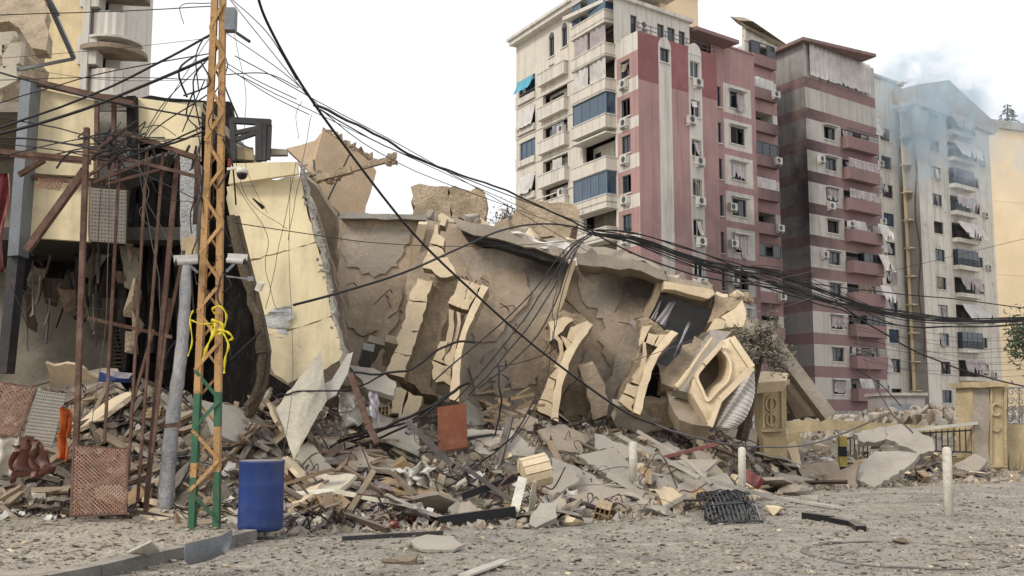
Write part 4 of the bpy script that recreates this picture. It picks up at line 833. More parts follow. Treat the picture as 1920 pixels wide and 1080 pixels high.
# ------------------------------------------------------------------ leaning yellow wall
yw = thing('leaning_wall', P(560, 800, 18), 'pale yellow panelled wall leaning over beside the lattice pole', 'wall')
Yw = lambda x, y: 17.9-.0016*(y-330)+.0008*(x-430)
for p in ([(425, 350), (562, 331), (571, 375), (580, 412), (591, 453), (578, 458), (520, 474), (463, 489), (446, 452), (430, 400)],
          [(463, 491.5), (520, 476.5), (592, 455.5), (603, 490), (614, 528), (621, 592), (590, 603), (548, 616), (492, 628), (480, 570)],
          [(492, 630.5), (548, 618.5), (621, 594.5), (630, 615), (637, 640), (643, 662), (636, 676), (590, 702), (540, 718), (515, 702), (502, 665)]):
    m = MB(); m.plate(PP(p, Yw), .08, .012, .1); m.obj('panel', 'yellow_panel', yw)
pl('top_strip', [(434, 306), (556, 303), (559, 326), (500, 334), (428, 345)], 17.7, None, .12, 'yellow_panel', yw, .004)
pl('wall_core', [(556, 303), (566, 306), (575, 350), (590, 410), (603, 455), (616, 515), (625, 570), (640, 640), (650, 665), (640, 690), (630, 640), (612, 528), (592, 455), (566, 340)], 18.05, 17.5, .35, 'concrete_grey', yw, .022, .1)
pl('wall_core', [(430, 345), (560, 330), (600, 455), (628, 600), (645, 664), (540, 722), (505, 700), (462, 500)], 18.25, 17.75, .25, 'concrete', yw, .02, .2)
m = MB()
for i in range(60):
    t = rnd.random(); x = 562+85*t+rnd.gauss(0, 3); y = 312+360*t+rnd.gauss(0, 5); x = interp([(300, 562), (350, 573), (455, 600), (528, 613), (592, 624), (664, 646), (700, 650)], y)[0]+rnd.gauss(0, 5); v, f = HULLS[i % 14]; s = rnd.uniform(.02, .075); M = eul(i, i*2, i*3)
    m.add([P(x, y, 17.95-.55*t)+M @ q*s for q in v], f)
tag(m.obj('broken_edge', 'concrete_grey', yw), kind='stuff')
m = MB()
for a, b, w in (((436, 224), (438, 302), .1), ((486, 228), (486, 302), .12), ((496, 232), (494, 302), .1), ((506, 234), (503, 300), .07), ((434, 226), (508, 230), .11), ((440, 250), (504, 236), .08), ((442, 262), (490, 246), .08)): m.beam(P(*a, 18.6), P(*b, 18.6), w)
m.obj('roof_frame', 'steel_dark', yw)
pl('roof_panel', [(440, 276), (474, 276), (476, 300), (442, 298)], 18.7, None, .1, 'fence_yellow', yw); pl('roof_panel', [(504, 278), (538, 280), (538, 290), (504, 290)], 18.7, None, .1, 'concrete', yw)
m = MB(); m.plate(PP([(482, 602), (500, 590), (510, 579), (528, 576), (546, 571), (549, 598), (540, 626), (526, 636), (519, 668), (510, 650), (496, 640), (485, 622)], 17.5), .012, .025, .05, rough=.012); m.obj('plastic_film', 'plastic_film', yw)
bs = MB(); qs = [P(518, 764, 16.4), P(602, 656, 17.0), P(613, 752, 16.7), P(551, 862, 16.0)]
def sheetpt(a, b):
    p = qs[0].lerp(qs[1], a).lerp(qs[3].lerp(qs[2], a), b); k = .16*math.sin(a*math.pi)*math.sin(b*math.pi*.8)+.03*noise.noise(V((a*3, b*3, 1)))+.008*noise.noise(V((a*9, b*9, 4)))
    return p+V((.02*noise.noise(V((b*6, a*6, 7))), -k-.12*max(0, a-.72), .03*noise.noise(V((a*7, b*5, 9)))))
bs.grid(sheetpt, 16, 18, thick=.014)
bs = solo(bs, 'bent_sheet', 'sheet_cream', 'large cream metal sheet bent to a point, leaning on the rubble under the yellow wall', 'metal sheet')
solo(MB().plate(PP([(607, 720), (622, 712), (652, 664), (662, 660), (652, 700), (630, 740), (610, 752)], 17.2, 16.8), .03, .01), 'bent_sheet', 'sheet_metal', 'upright curled flap of grey sheet metal behind the large cream sheet', 'metal sheet')
# splintered brown posts by the black opening
for pts, w, lab in (([(432, 405), (455, 500), (478, 590), (492, 662)], .17, 'long splintered brown post leaning along the yellow wall'), ([(492, 655), (486, 720), (462, 775), (440, 830)], .14, 'lower splintered post bending into the rubble beside the lattice pole')):
    m = MB(); ps = smooth_path([P(x, y, 17.0) for x, y in pts], 4)
    m.tube([q+V((rnd.gauss(0, .015), 0, 0)) for q in ps], [w/2*rnd.uniform(.8, 1.15) for _ in ps], 6); m.tube([q+V((.09, .04, 0)) for q in ps], w/3, 5); solo(m, 'broken_post', 'bark', lab, 'post')

# ------------------------------------------------------------------ ruined shop
sh = thing('ruined_shop', P(150, 800, 19), 'wrecked shop with torn yellow fascia panels over a black gutted interior', 'building')
def sp(name, pts, Y, Yb=None, th=.12, mat='yellow_panel', jag=.006, seg=.3, par=None, **k): return pl(name, pts, Y, Yb, th, mat, par or sh, jag, seg, **k)
sp('fascia_panel', [(57, 163), (182, 189), (178, 334), (46, 322)], 18); sp('fascia_panel', [(44, 336), (166, 341), (166, 453), (37, 445)], 18)
sp('fascia_panel', [(256, 183), (310, 190), (374, 200), (374, 300), (310, 276), (256, 262)], 18.2)
sp('fascia_wall', [(184, 191), (252, 186), (252, 330), (182, 338)], 18.4, None, .2, 'concrete_grey', .02)
m = MB(); m.beam(P(38, 148, 17.9), P(250, 196, 17.9), .1, .14); m.beam(P(182, 190, 17.95), P(180, 336, 17.95), .07); m.beam(P(214, 190, 18.1), P(212, 330, 18.1), .07); m.beam(P(40, 329, 17.9), P(172, 344, 17.9), .07); m.obj('fascia_frame', 'rust', sh)
m = MB(); m.beam(P(248, 182, 18.1), P(250, 300, 18.1), .16); m.obj('post', 'char', sh)
m = MB(); m.plate(PP([(38, 150), (58, 148), (34, 478), (14, 480)], 17.6), .4); m.obj('steel_column', 'steel_grey', sh)
m = MB(); m.plate(PP([(14, 482), (34, 480), (12, 700), (-6, 700)], 17.7), .3); m.obj('steel_column', 'steel_dark', sh)
ps_ = MB(); c0_, c1_, c2_ = P(170, 352, 17.7), P(237, 357, 17.7), P(168, 452, 17.7); e1, e2 = c1_-c0_, c2_-c0_
ps_.plate([c0_, c1_, c1_+e2, c2_], .03); tp_ = ps_.obj('checker_plate', 'steel_plate', sh)
m = MB()
for i in range(11):
    for j in range(15):
        c = c0_+e1*((i+.5)/11)+e2*((j+.5)/15)+V((0, -.012, 0)); r1, r2 = e1*.028, e2*.02
        if (i+j) % 2: r1, r2 = r1*1.2, r2*.6
        m.add([c-r1, c-r2, c+r1, c+r2, c+V((0, -.006, 0))], [(0, 1, 4), (1, 2, 4), (2, 3, 4), (3, 0, 4)])
tag(m.obj('stud', 'steel_plate', tp_), kind='stuff')
# inside: ceiling, rear wall, charred timber
m = MB(); a, b, c, d = P(-200, 452, 18.1), P(380, 452, 18.1), P(380, 452, 18.1)+V((0, 5.5, 0)), P(-200, 452, 18.1)+V((-1, 5.5, 0))
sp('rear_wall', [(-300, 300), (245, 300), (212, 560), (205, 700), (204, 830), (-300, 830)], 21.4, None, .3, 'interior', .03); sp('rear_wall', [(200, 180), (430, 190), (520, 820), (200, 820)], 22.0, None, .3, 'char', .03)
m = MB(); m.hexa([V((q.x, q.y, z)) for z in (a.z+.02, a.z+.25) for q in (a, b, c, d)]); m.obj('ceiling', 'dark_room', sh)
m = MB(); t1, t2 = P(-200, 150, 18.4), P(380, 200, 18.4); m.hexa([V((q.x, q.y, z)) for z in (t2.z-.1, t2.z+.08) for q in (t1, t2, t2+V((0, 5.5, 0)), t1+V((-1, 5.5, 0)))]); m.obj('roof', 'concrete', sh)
sp('void_shade_plate', [(36, 448), (150, 452), (240, 450), (238, 520), (150, 528), (60, 516), (30, 520)], 20.6, None, .3, 'char', .04, .15)  # black plate standing in for the deep shade under the ceiling
for k in range(64):
    x = rnd.uniform(2, 300); y = rnd.uniform(440, 560); l = rnd.uniform(30, 120); m = MB(); Yk = rnd.uniform(18.4, 20.4); dx = rnd.uniform(-22, 22)
    if k % 3: m.tube(smooth_path([P(x, y, Yk), P(x+dx*.2, y+l*.5, Yk+.1), P(x+dx, y+l, Yk)], 4), rnd.uniform(.012, .03), 4)
    else: m.plate([P(x, y, Yk), P(x+rnd.uniform(12, 40), y+4, Yk), P(x+dx+20, y+l*.8, Yk+.2), P(x+dx, y+l*.7, Yk+.1)], .02, .02, .15)
    m.obj('hanging_scrap', rnd.choice(['char', 'wood_dark', 'steel_dark', 'interior']), sh)
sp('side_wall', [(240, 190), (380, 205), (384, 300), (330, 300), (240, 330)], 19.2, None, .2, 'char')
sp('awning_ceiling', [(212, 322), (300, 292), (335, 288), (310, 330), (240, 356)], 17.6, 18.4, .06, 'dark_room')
for i in range(13):
    x = 236+i*8.5+rnd.uniform(-3, 3); y0 = 345+rnd.uniform(-20, 60) if i > 1 else 430; y1 = 690+rnd.uniform(-50, 40); m = MB()
    q = [P(x+rnd.uniform(-4, 4), y0+(y1-y0)*k/7, 18.8+.25*(i % 3)) for k in range(8)]; m.tube(q, [rnd.uniform(.06, .16) for _ in q], 5); m.obj('charred_stud', 'char', sh)
for i, (x, y, s) in enumerate(((243, 470, .3), (252, 560, .45), (258, 600, .35), (247, 640, .3))):
    m = MB(); v, f = HULLS[i]; m.add([P(x, y, 18.6)+V((q.x*s*.6, q.y*s, q.z*s*1.6)) for q in v], f); m.obj('plaster_lump', 'rough_core', sh)
m = MB()
for k in range(16): m.beam(P(212, 575+k*7.5, 20.6), P(240, 574+k*7.5+rnd.uniform(-2, 2), 20.6), .04, .07)
m.obj('ladder_rack', 'wood_dark', sh)
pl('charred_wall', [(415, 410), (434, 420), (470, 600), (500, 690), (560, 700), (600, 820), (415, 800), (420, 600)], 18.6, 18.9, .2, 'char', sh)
# silver clad column and the leaning insulated pipe
m = MB(); m.plate(PP([(337, 292), (368, 302), (367, 490), (338, 490)], 17.3), .35, .01, .2); m.obj('foil_column', 'foil', sh)
m = MB(); m.plate(PP([(341, 444), (366, 444), (366, 486), (341, 484)], 17.1), .15); m.obj('meter_box', 'fence_yellow', sh)
m = MB(); ps = smooth_path([P(350, 485, 16.4), P(342, 640, 15.9), P(322, 800, 15.4), P(308, 965, 15.0)], 8); m.tube(ps, [  .085+.006*math.sin(i*2.2)+.03*i/len(ps) for i in range(len(ps))], 12)
solo(m, 'insulated_pipe', 'foil', 'silver foil wrapped pipe leaning behind the rusty frame', 'pipe', smooth=True)
m = MB(); m.grid(lambda a, b: P(-14+28*a*(1-.3*b)+4*math.sin(b*7), 325+185*b, 16.8+.1*math.sin(a*9+b*6)), 8, 16, thick=.02); solo(m, 'cloth', 'red_cloth', 'dull red cloth hanging from the shop at the edge of the view', 'cloth', smooth=True)
sp('loose_board', [(60, 170), (64, 168), (40, 360), (34, 360)], 17.9, None, .1, 'steel_dark')

# rusty frame standing before the shop
rf = thing('rusty_frame', G(150, 975, .1), 'rusty steel cage frame with tall bars standing before the ruined shop', 'frame')
def bar(a, b, w, Y=14.6, Yb=None, name='bar', mat='rust'): m = MB(); m.beam(P(*a, Y), P(*b, Yb or Y), w); return m.obj(name, mat, rf)
bar((163, 240), (138, 972), .07, 14.5, 14.3, 'post'); bar((333, 292), (272, 972), .06, 15, 14.6, 'post'); bar((371, 296), (366, 420), .06, 15.4, 15.4, 'post')
for a, b in (((225, 285), (196, 830)), ((276, 275), (240, 900)), ((306, 285), (258, 940)), ((318, 560), (286, 850))): bar(a, b, .036, 14.9, 14.5)
for a, b, w in (((225, 246), (375, 298), .07), ((166, 280), (372, 332), .05), ((225, 246), (165, 300), .06), ((0, 284), (165, 300), .07), ((165, 596), (322, 632), .05), ((165, 330), (225, 288), .04), ((176, 342), (280, 300), .04), ((200, 345), (300, 318), .04), ((20, 292), (170, 306), .04), ((300, 800), (342, 795), .06)): bar(a, b, w, 14.8, 14.8, 'cross_bar')
bar((160, 318), (50, 470), .1, 14.9, 14.9, 'brace'); bar((83, 300), (36, 328), .07, 15, 15, 'brace'); bar((345, 470), (296, 700), .04, 15, 14.8, 'brace'); bar((288, 618), (250, 750), .04, 14.8, 14.6, 'brace')
m = MB()
for i in range(16): x = 165+13*i; m.beam(P(x, 318-rnd.uniform(0, 50), 15), P(x+rnd.uniform(-16, 22), 262+rnd.uniform(0, 40), 14.8), rnd.uniform(.015, .035))
tag(m.obj('twisted_rods', 'steel_dark', rf), kind='stuff')
def lattice(name, c, label, n=11, w=.028, mat='rust_mesh', Yj=0, frame=True, torn=0):
    p = [V(q) for q in c]; f = lambda u, v: p[0].lerp(p[1], u).lerp(p[3].lerp(p[2], u), v); asp = (p[3]-p[0]).length/(p[1]-p[0]).length
    root = thing(name, ((p[0].x+p[1].x+p[2].x+p[3].x)/4, (p[2].y+p[3].y)/2, min(q.z for q in p)), label, 'lattice panel'); nm = max(1, int(round(n*asp)))
    for s in (0, 1):
        for k in range(-nm, n+1) if s == 0 else range(0, n+nm+1):
            if s == 0: u0, v0 = k/n, 0.0; L0 = max(0, -k/n); L1 = min(1-k/n, nm/n); q0, q1 = (u0+L0, L0*n/nm), (u0+L1, L1*n/nm)
            else: u0 = k/n; L0 = max(0, u0-1); L1 = min(u0, nm/n); q0, q1 = (u0-L0, L0*n/nm), (u0-L1, L1*n/nm)
            if L1-L0 < .06: continue
            if torn and rnd.random() < torn: q1 = (q0[0]+(q1[0]-q0[0])*.6, q0[1]+(q1[1]-q0[1])*.6)
            m = MB(); o = V((0, -.006*s, 0)); m.beam(f(*q0)+o, f(*q1)+o, w, .006); m.obj('slat', mat, root)
    if frame:
        m = MB()
        for a, b in ((0, 1), (1, 2), (2, 3), (3, 0)): m.beam(p[a], p[b], .03, .02)
        m.obj('border', 'rust', root)
    return root
lattice('lattice_screen', [P(138, 836, 14.2), P(240, 842, 14.3), P(236, 962, 13.9), P(133, 968, 13.9)], 'reddish lattice panel fixed low on the rusty frame', 13, .017)
lattice('lattice_screen', [P(-30, 712, 15.6), P(67, 728, 15.6), P(34, 820, 15.3), P(-40, 810, 15.3)], 'brown lattice panel tilted at the edge of the view beside the checker sheet', 12, .017)
lattice('lattice_screen', [P(72, 334, 15.0), P(118, 338, 15.0), P(112, 358, 15.0), P(66, 352, 15.0)], 'small torn scrap of lattice hanging high below the yellow fascia', 7, .016, frame=False)
cs_ = MB(); pc = [P(70, 731, 15.3), P(124, 739, 15.3), P(98, 838, 14.9), P(40, 832, 14.9)]; cs_.plate(pc, .02)
ck = thing('checker_sheet', P(75, 840, 14.9), 'dull grey checker plate sheet leaning beside the orange cloth', 'metal sheet'); cs_.obj('sheet', 'steel_plate', ck); m = MB()
for i in range(12):
    for j in range(16):
        u, v = (i+.5)/12, (j+.5)/16; c = pc[0].lerp(pc[1], u).lerp(pc[3].lerp(pc[2], u), v)+V((0, -.008, .004)); r1, r2 = (pc[1]-pc[0])*.026, (pc[3]-pc[0])*.016
        m.add([c-r1, c-r2, c+r1, c+r2, c+V((0, -.005, .002))], [(0, 1, 4), (1, 2, 4), (2, 3, 4), (3, 0, 4)])
tag(m.obj('stud', 'steel_plate', ck), kind='stuff')
def drape(name, mat, pts, Y, label, cat='cloth', amp=.06, fr=9, n=14, th=.012):
    t = PP(pts, Y); s = rnd.uniform(0, 50); m = MB()
    m.grid(lambda a, b: t[0].lerp(t[1], a).lerp(t[3].lerp(t[2], a), b)+V((amp*noise.noise(V((a*3, b*3, s))), amp*math.sin(a*fr+s+b*2)+amp*noise.noise(V((a*5, b*5, s+9))), amp*noise.noise(V((b*4, a*4, s+4))))), n, n, thick=th); return solo(m, name, mat, label, cat, smooth=True)
drape('cloth', 'orange_cloth', [(112, 764), (132, 768), (126, 866), (104, 858)], 14.6, 'bright orange cloth hanging beside the checker plate sheet')
drape('crumpled_sheet', 'dull_red', [(34, 826), (74, 830), (106, 892), (22, 896)], 14.5, 'crumpled dusty red sheet under the checker plate sheet', 'sheet', .12, 22)
drape('plastic_sheet', 'sheet_metal', [(-8, 824), (34, 820), (24, 890), (-6, 896)], 14.7, 'pale grey sheet lying at the edge of the view beneath the brown lattice', 'sheet', .04)
m = MB(); v, f = HULLS[3]; m.add([P(220, 706, 17)+V((q.x*.52, q.y*.4, q.z*.22)) for q in v], f); solo(m, 'plastic_bag', 'blue_plastic', 'small blue plastic bundle deep inside the shop', 'bag')

# ------------------------------------------------------------------ lattice pole
def H(px, py):
    """where a line of sight meets the terrain"""
    y = 8.0
    while y < 60:
        p = P(px, py, y)
        if p.z <= gz(p.x, p.y): return p
        y += .05
    return P(px, py, 28)
PY = 13.0; pole_base = P(381, 990, PY)
lp = thing('lattice_pole', (pole_base.x, PY, .1), 'orange and green steel lattice pole hung with cables', 'pole')
zb0, ztop = .08, P(400, -60, PY).z
def leg_at(i, z):      # four corners, tapering upwards
    t = (z-zb0)/(ztop-zb0); cx = P(381, 990, PY).x*(1-t)+P(411, -60, PY).x*t; w = .18*(1-t)+.075*t
    sx, sy = ((-1, 0), (1, 0), (1, 1), (-1, 1))[i]; return V((cx+sx*w*.98-sy*2*w*.2, PY+sx*w*.2+sy*2*w*.98, z))
zl = lambda py: P(381, py, PY).z
PAINT = [(zb0, zl(895), 1), (zl(895), zl(868), 0), (zl(868), zl(738), 1), (zl(738), ztop, 0)]
for i in range(4):
    m = MB()
    for z0, z1, mi in (PAINT if i in (0, 3) else [(zb0, zl(885), 1), (zl(885), zl(800), 0), (zl(800), zl(735), 1), (zl(735), ztop, 0)]):
        a, b = leg_at(i, z0), leg_at(i, z1); sx = (1, -1, -1, 1)[i]; sy = (1, 1, -1, -1)[i]
        m.beam(a+V((sx*.034, 0, 0)), b+V((sx*.034, 0, 0)), .078, .012, mi=mi, up=(0, 1, 0)); m.beam(a+V((0, sy*.042, 0)), b+V((0, sy*.042, 0)),   .012, .055, mi=mi, up=(0, 1, 0))
    m.obj('leg', ('orange_paint', 'green_paint'), lp)
nb = 19
for s, (i, j) in enumerate(((0, 1), (1, 2), (2, 3), (3, 0))):
    for k in range(nb):
        z0 = zb0+.12+(ztop-zb0-.2)*k/nb; z1 = zb0+.12+(ztop-zb0-.2)*(k+1)/nb; a, b = (leg_at(i, z0), leg_at(j, z1)) if (k+s) % 2 else (leg_at(j, z0), leg_at(i, z1))
        o = V((0, -.014 if s == 0 else 0, 0)); m = MB(); m.beam(a+o, b+o, .042 if s == 0 else .03 if s == 2 else .016, .01, up=(0, 1, 0) if s in (0, 2) else (1, 0, 0)); m.obj('brace', 'green_paint' if k in (0, 3, 4) and s in (0, 1) else 'orange_paint', lp)
def box3(c, s, rot=None): m = MB(); m.box(c, s, rot); return m
solo(box3(P(433, 38, 13.05), (.13, .14, .3)), 'junction_box', 'steel_grey', 'grey junction box bolted high on the lattice pole', 'box')
for (x, y, sx, lab) in ((352, 491, -1, 'white bullet camera facing the shop, fixed on the lattice pole'), (442, 489, 1, 'white bullet camera facing the yellow wall, fixed on the lattice pole')):
    c = P(x, y, 12.85); t = thing('security_camera', c, lab, 'camera'); d = V((sx, -.35, -.12)).normalized()
    m = MB(); m.tube([c-d*.12, c+d*.13], .036, 10); m.obj('housing', 'camera_shell', t, smooth=False)
    m = MB(); m.tube([c+d*.13, c+d*.15], .04, 10); m.obj('lens', 'black_plastic', t); m = MB(); m.beam(c+V((0, 0, .045))-d*.12, c+V((0, 0, .05))+d*.17, .085, .012); m.obj('sun_shield', 'camera_shell', t)
    m = MB(); m.beam(c-d*.02+V((0, 0, -.04)), c+V((-sx*.12, .04, -.13)), .03); m.obj('bracket', 'steel_grey', t)
c = P(454, 324, 12.85); t = thing('security_camera', c, 'white dome camera with dark ball on an arm of the lattice pole', 'camera')
m = MB(); m.tube([c+V((0, 0, z)) for z in (.07, .06, .03, -.01)], [.02, .06, .075, .078], 14); m.obj('housing', 'white_paint', t, smooth=True)
m = MB(); m.tube([c+V((0, 0, -.012-.075*math.sin(k*math.pi/12))) for k in range(7)], [.068*math.cos(k*math.pi/13) for k in range(7)], 14); m.obj('dome', 'black_plastic', t, smooth=True)
m = MB(); m.beam(c+V((-.2, .05, .06)), c+V((0, 0, .075)), .03); m.obj('arm', 'white_paint', t)
c = P(487, 537, 12.9); t = thing('floodlight', c, 'small grey lamp on a thin arm reaching over the yellow wall', 'lamp'); m = MB(); m.beam(P(425, 518, 13), P(474, 524, 12.9), .02); m.obj('arm', 'steel_grey', t)
m = MB(); m.box(c, (.07, .09, .11), eul(.3, .4, 0)); m.obj('head', 'white_paint', t); m = MB(); m.box(P(470, 523, 12.9), (.07, .05, .06)); m.obj('bracket', 'steel_grey', t)
solo(box3(P(430, 305, 12.9), (.03, .04, .1)), 'indicator', 'red_cloth', 'tiny red indicator on the lattice pole near the dome camera', 'indicator')
m = MB()      # yellow tape tied in a bow
def ribbon(pts, w, Y=12.72):
    ps = smooth_path([P(x, y, Y+dy) for x, y, dy in pts], 5); n = len(ps); b = len(m.v)
    for i, p in enumerate(ps):
        d = (ps[min(i+1, n-1)]-ps[max(0, i-1)]).normalized(); s = d.cross(V((0, 1, .25))).normalized()*w*.55*(.7+.3*math.sin(i*1.3)); m.v += [p-s, p+s, p+s+V((0, .008, 0)), p-s+V((0, .008, 0))]
    for i in range(n-1):
        for k in range(4): m.f.append((b+i*4+k, b+i*4+(k+1) % 4, b+i*4+4+(k+1) % 4, b+i*4+4+k)); m.m.append(0)
ribbon([(405, 590, 0), (398, 580, -.05), (412, 574, -.08), (424, 590, -.06), (420, 612, 0), (404, 622, 0)], .028); ribbon([(404, 600, 0), (400, 625, -.05), (388, 650, -.05), (380, 676, -.02)], .035)
ribbon([(404, 618, 0), (425, 622, -.06), (436, 634, -.05), (424, 640, 0)], .03); ribbon([(412, 614, 0), (428, 645, -.04), (422, 672, 0), (420, 700, .02)], .03); ribbon([(396, 600, -.02), (414, 606, -.03), (418, 622, -.02), (400, 628, -.02), (396, 610, -.02)], .04)
ribbon([(362, 582, 0), (356, 600, 0), (360, 640, 0), (352, 668, .02)], .02); ribbon([(358, 600, 0), (380, 608, -.02), (404, 604, 0)], .02)
solo(m, 'yellow_tape', 'yellow_tape', 'yellow tape tied in a loose bow round the lattice pole', 'tape', smooth=True)
# blue barrel
bc = P(488, 985, 12.9); br = thing('barrel', (bc.x, 12.9, .1), 'blue plastic barrel standing beside the lattice pole', 'barrel'); r = .27; hgt = .85
prof = [(0, .86), (.03, 1), (.1, 1), (.3, 1.0), (.32, 1.006), (.34, 1.0), (.63, 1.0), (.65, 1.006), (.67, 1.0), (.94, 1.0), (.955, 1.02), (.99, 1.02), (1, .99)]
m = MB(); n = 32; b0z = .1
for h, k in prof: m.v += [V((bc.x+r*k*math.cos(a*math.tau/n), 12.9+r*k*math.sin(a*math.tau/n), b0z+h*hgt)) for a in range(n)]
for i in range(len(prof)-1):
    for a in range(n): m.f.append((i*n+a, i*n+(a+1) % n, (i+1)*n+(a+1) % n, (i+1)*n+a)); m.m.append(0)
m.f.append(tuple(range(n))[::-1]); m.m.append(0); m.obj('body', 'blue_plastic', br, smooth=True)
m = MB(); m.tube([V((bc.x, 12.9, b0z+hgt-.03)), V((bc.x, 12.9, b0z+hgt-.005))], r*.97, n); m.obj('lid', 'blue_plastic', br)
# bollards
for (x, yb, yt, w, lab) in ((1187, 884, 828, .125, 'white bollard half sunk in rubble below the fallen arches'), (1391, 942, 838, .13, 'white bollard standing behind the black iron grille'), (1779, 967, 838, .135, 'white bollard standing alone on the open road near the yellow fence wall')):
    g = H(x, yb); Y = min(g.y, 16.2) if x < 1300 else g.y; g = P(x, yb, Y); top = P(x-(4 if x > 1700 else 0), yt, Y); m = MB(); bz_ = V((g.x, g.y, g.z-.15)); d = top-bz_
    m.tube([bz_, bz_+d*.96, bz_+d*.985, top], [w/2*1.25*.83, w/2*1.2*.83, w/2*.85, w/2*.35], 14); solo(m, 'bollard', 'white_paint', lab, 'bollard', 'white bollards along the kerb', smooth=True)

# ------------------------------------------------------------------ fence wall, gate pillars, railing
def emblem(root, cx, cy, Y, s, mat='fence_yellow'):
    m = MB(); m.tube([P(cx+s*math.cos(a), cy+s*1.25*math.sin(a), Y) for a in [math.radians(40+i*280/16) for i in range(17)]], .035, 6); m.obj('emblem', mat, root)
g1 = thing('gate_pillar', H(1450, 850), 'damaged cream gate pillar with ring carvings under the dusty tree', 'pillar')
pl('shaft', [(1427, 722), (1474, 720), (1476, 860), (1432, 862)], 23.2, None, .7, 'fence_yellow', g1, .012)
pl('cap', [(1420, 713), (1481, 711), (1480, 721), (1423, 723)], 23.05, None, .95, 'fence_yellow', g1, .01); pl('ledge', [(1428, 805), (1470, 804), (1470, 809), (1428, 810)], 23.1, None, .1, 'fence_yellow', g1)
m = MB(); m.tube([P(1446+10*math.cos(i*math.tau/18), 758+13*math.sin(i*math.tau/18), 23.17) for i in range(19)], .025, 6); m.obj('ring', 'fence_yellow', g1)
m = MB(); m.tube([P(1446+9*math.cos(i*math.tau/18), 787+11*math.sin(i*math.tau/18), 23.17) for i in range(19)], .025, 6); m.obj('ring', 'fence_yellow', g1)
m = MB(); m.beam(P(1446, 745, 23.16), P(1446, 800, 23.16), .05); m.beam(P(1431, 726, 23.16), P(1432, 803, 23.16), .04); m.beam(P(1466, 725, 23.16), P(1467, 803, 23.16), .04); m.obj('panel_border', 'fence_yellow', g1)
g2 = thing('gate_pillar', H(1860, 888), 'tall yellow gate pillar with a raised C shaped ring, beside the iron railing', 'pillar')
pl('shaft', [(1824, 724), (1887, 724), (1889, 890), (1853, 892), (1826, 892)], 26.4, None, 1.0, 'fence_yellow', g2, .012)
pl('dark_side', [(1826, 726), (1854, 726), (1854, 890), (1828, 890)], 26.36, None, .05, 'concrete', g2, .02)  # darker plate over the left part, as the pillar's dark side
pl('cap', [(1820, 716), (1890, 716), (1891, 725), (1821, 726)], 26.2, None, 1.3, 'fence_yellow', g2, .01); emblem(g2, 1868, 768, 26.36, 9)
m = MB(); m.beam(P(1858, 730, 26.36), P(1858, 870, 26.36), .05); m.beam(P(1884, 730, 26.36), P(1885, 870, 26.36), .05); m.beam(P(1856, 874, 26.34), P(1888, 874, 26.34), .06); m.tube([P(1868-7*math.cos(i*.26), 800+9*math.sin(i*.26), 26.37) for i in range(13)], .03, 6); m.obj('panel_border', 'fence_yellow', g2)
fw = thing('fence_wall', H(1650, 880), 'broken low yellow wall running between the two gate pillars', 'wall')
pl('wall', [(1482, 790), (1560, 786), (1640, 792), (1720, 797), (1828, 800), (1830, 812), (1720, 812), (1640, 808), (1560, 806), (1484, 812)], 27.6, None, .35, 'fence_yellow', fw, .02)
pl('wall', [(1482, 812), (1500, 812), (1505, 880), (1482, 885)], 27.6, None, .35, 'fence_yellow', fw, .02)
pl('base', [(1500, 862), (1640, 866), (1732, 858), (1838, 856), (1840, 888), (1700, 892), (1500, 890)], 26.9, None, .4, 'fence_yellow', fw, .02)
fr_ = thing('fence_wall', H(1905, 888), 'yellow wall continuing past the tall gate pillar to the edge of the view', 'wall')
pl('wall', [(1888, 795), (2100, 800), (2100, 892), (1889, 889)], 26.8, 26.8, .35, 'fence_yellow', fr_, .008)
m = MB()
for i in range(9): m.beam(P(1893+i*22, 800, 26.9), P(1893+i*22, 882, 26.75), .04, .05)
m.obj('pilaster', 'fence_yellow', fr_)
ir = thing('iron_railing', P(1900, 795, 27), 'ornate scrolled iron railing on the wall past the tall gate pillar', 'railing'); m = MB()
for r_ in range(4):
    for k in range(12):
        c = P(1896+k*17, 735+r_*17, 27); s = .11; m.tube([c+V((s*(1-i/20)*math.cos(i*.55+k), 0, s*(1-i/20)*math.sin(i*.55+k))) for i in range(16)], .012, 4)
m.obj('scroll', 'steel_grey', ir); m = MB(); [m.beam(P(1888, y, 27), P(2100, y+2, 27), .035) for y in (727, 795)]; m.obj('rail', 'steel_grey', ir)
for i in range(10):
    m = MB(); m.beam(P(1889+i*22, 727, 27), P(1889+i*22, 796, 27), .025); m.obj('baluster', 'steel_grey', ir)
ir2 = thing('iron_railing', H(1780, 860), 'black iron railing sagging under a thin rail before the tall gate pillar', 'railing')
m = MB(); m.beam(P(1706, 807, 26.3), P(1832, 793, 26.3), .07, .1); m.obj('rail', 'sheet_metal', ir2); m = MB(); m.beam(P(1730, 846, 26.5), P(1836, 848, 26.5), .04); m.beam(P(1728, 812, 26.5), P(1834, 806, 26.5), .04); m.obj('rail', 'steel_dark', ir2)
for i in range(10): m = MB(); m.beam(P(1733+i*11, 808-.8*i, 26.5), P(1733+i*11.2, 848, 26.5), .025); m.obj('baluster', 'steel_dark', ir2)
ir3 = thing('iron_railing', H(1600, 870), 'short broken black iron railing by the yellow and black post', 'railing')
m = MB(); m.beam(P(1584, 822, 26.4), P(1626, 818, 26.4), .04); m.beam(P(1584, 866, 26.4), P(1630, 862, 26.4), .04); m.obj('rail', 'steel_dark', ir3)
for i in range(6): m = MB(); m.beam(P(1586+i*8, 822, 26.4), P(1587+i*8, 865, 26.4), .025); m.obj('baluster', 'steel_dark', ir3)
m = MB(); g = H(1580, 890)
for k in range(4): m.beam(P(1579, 818+k*19, g.y), P(1580, 818+(k+1)*19, g.y), .16, .16, mi=k % 2)
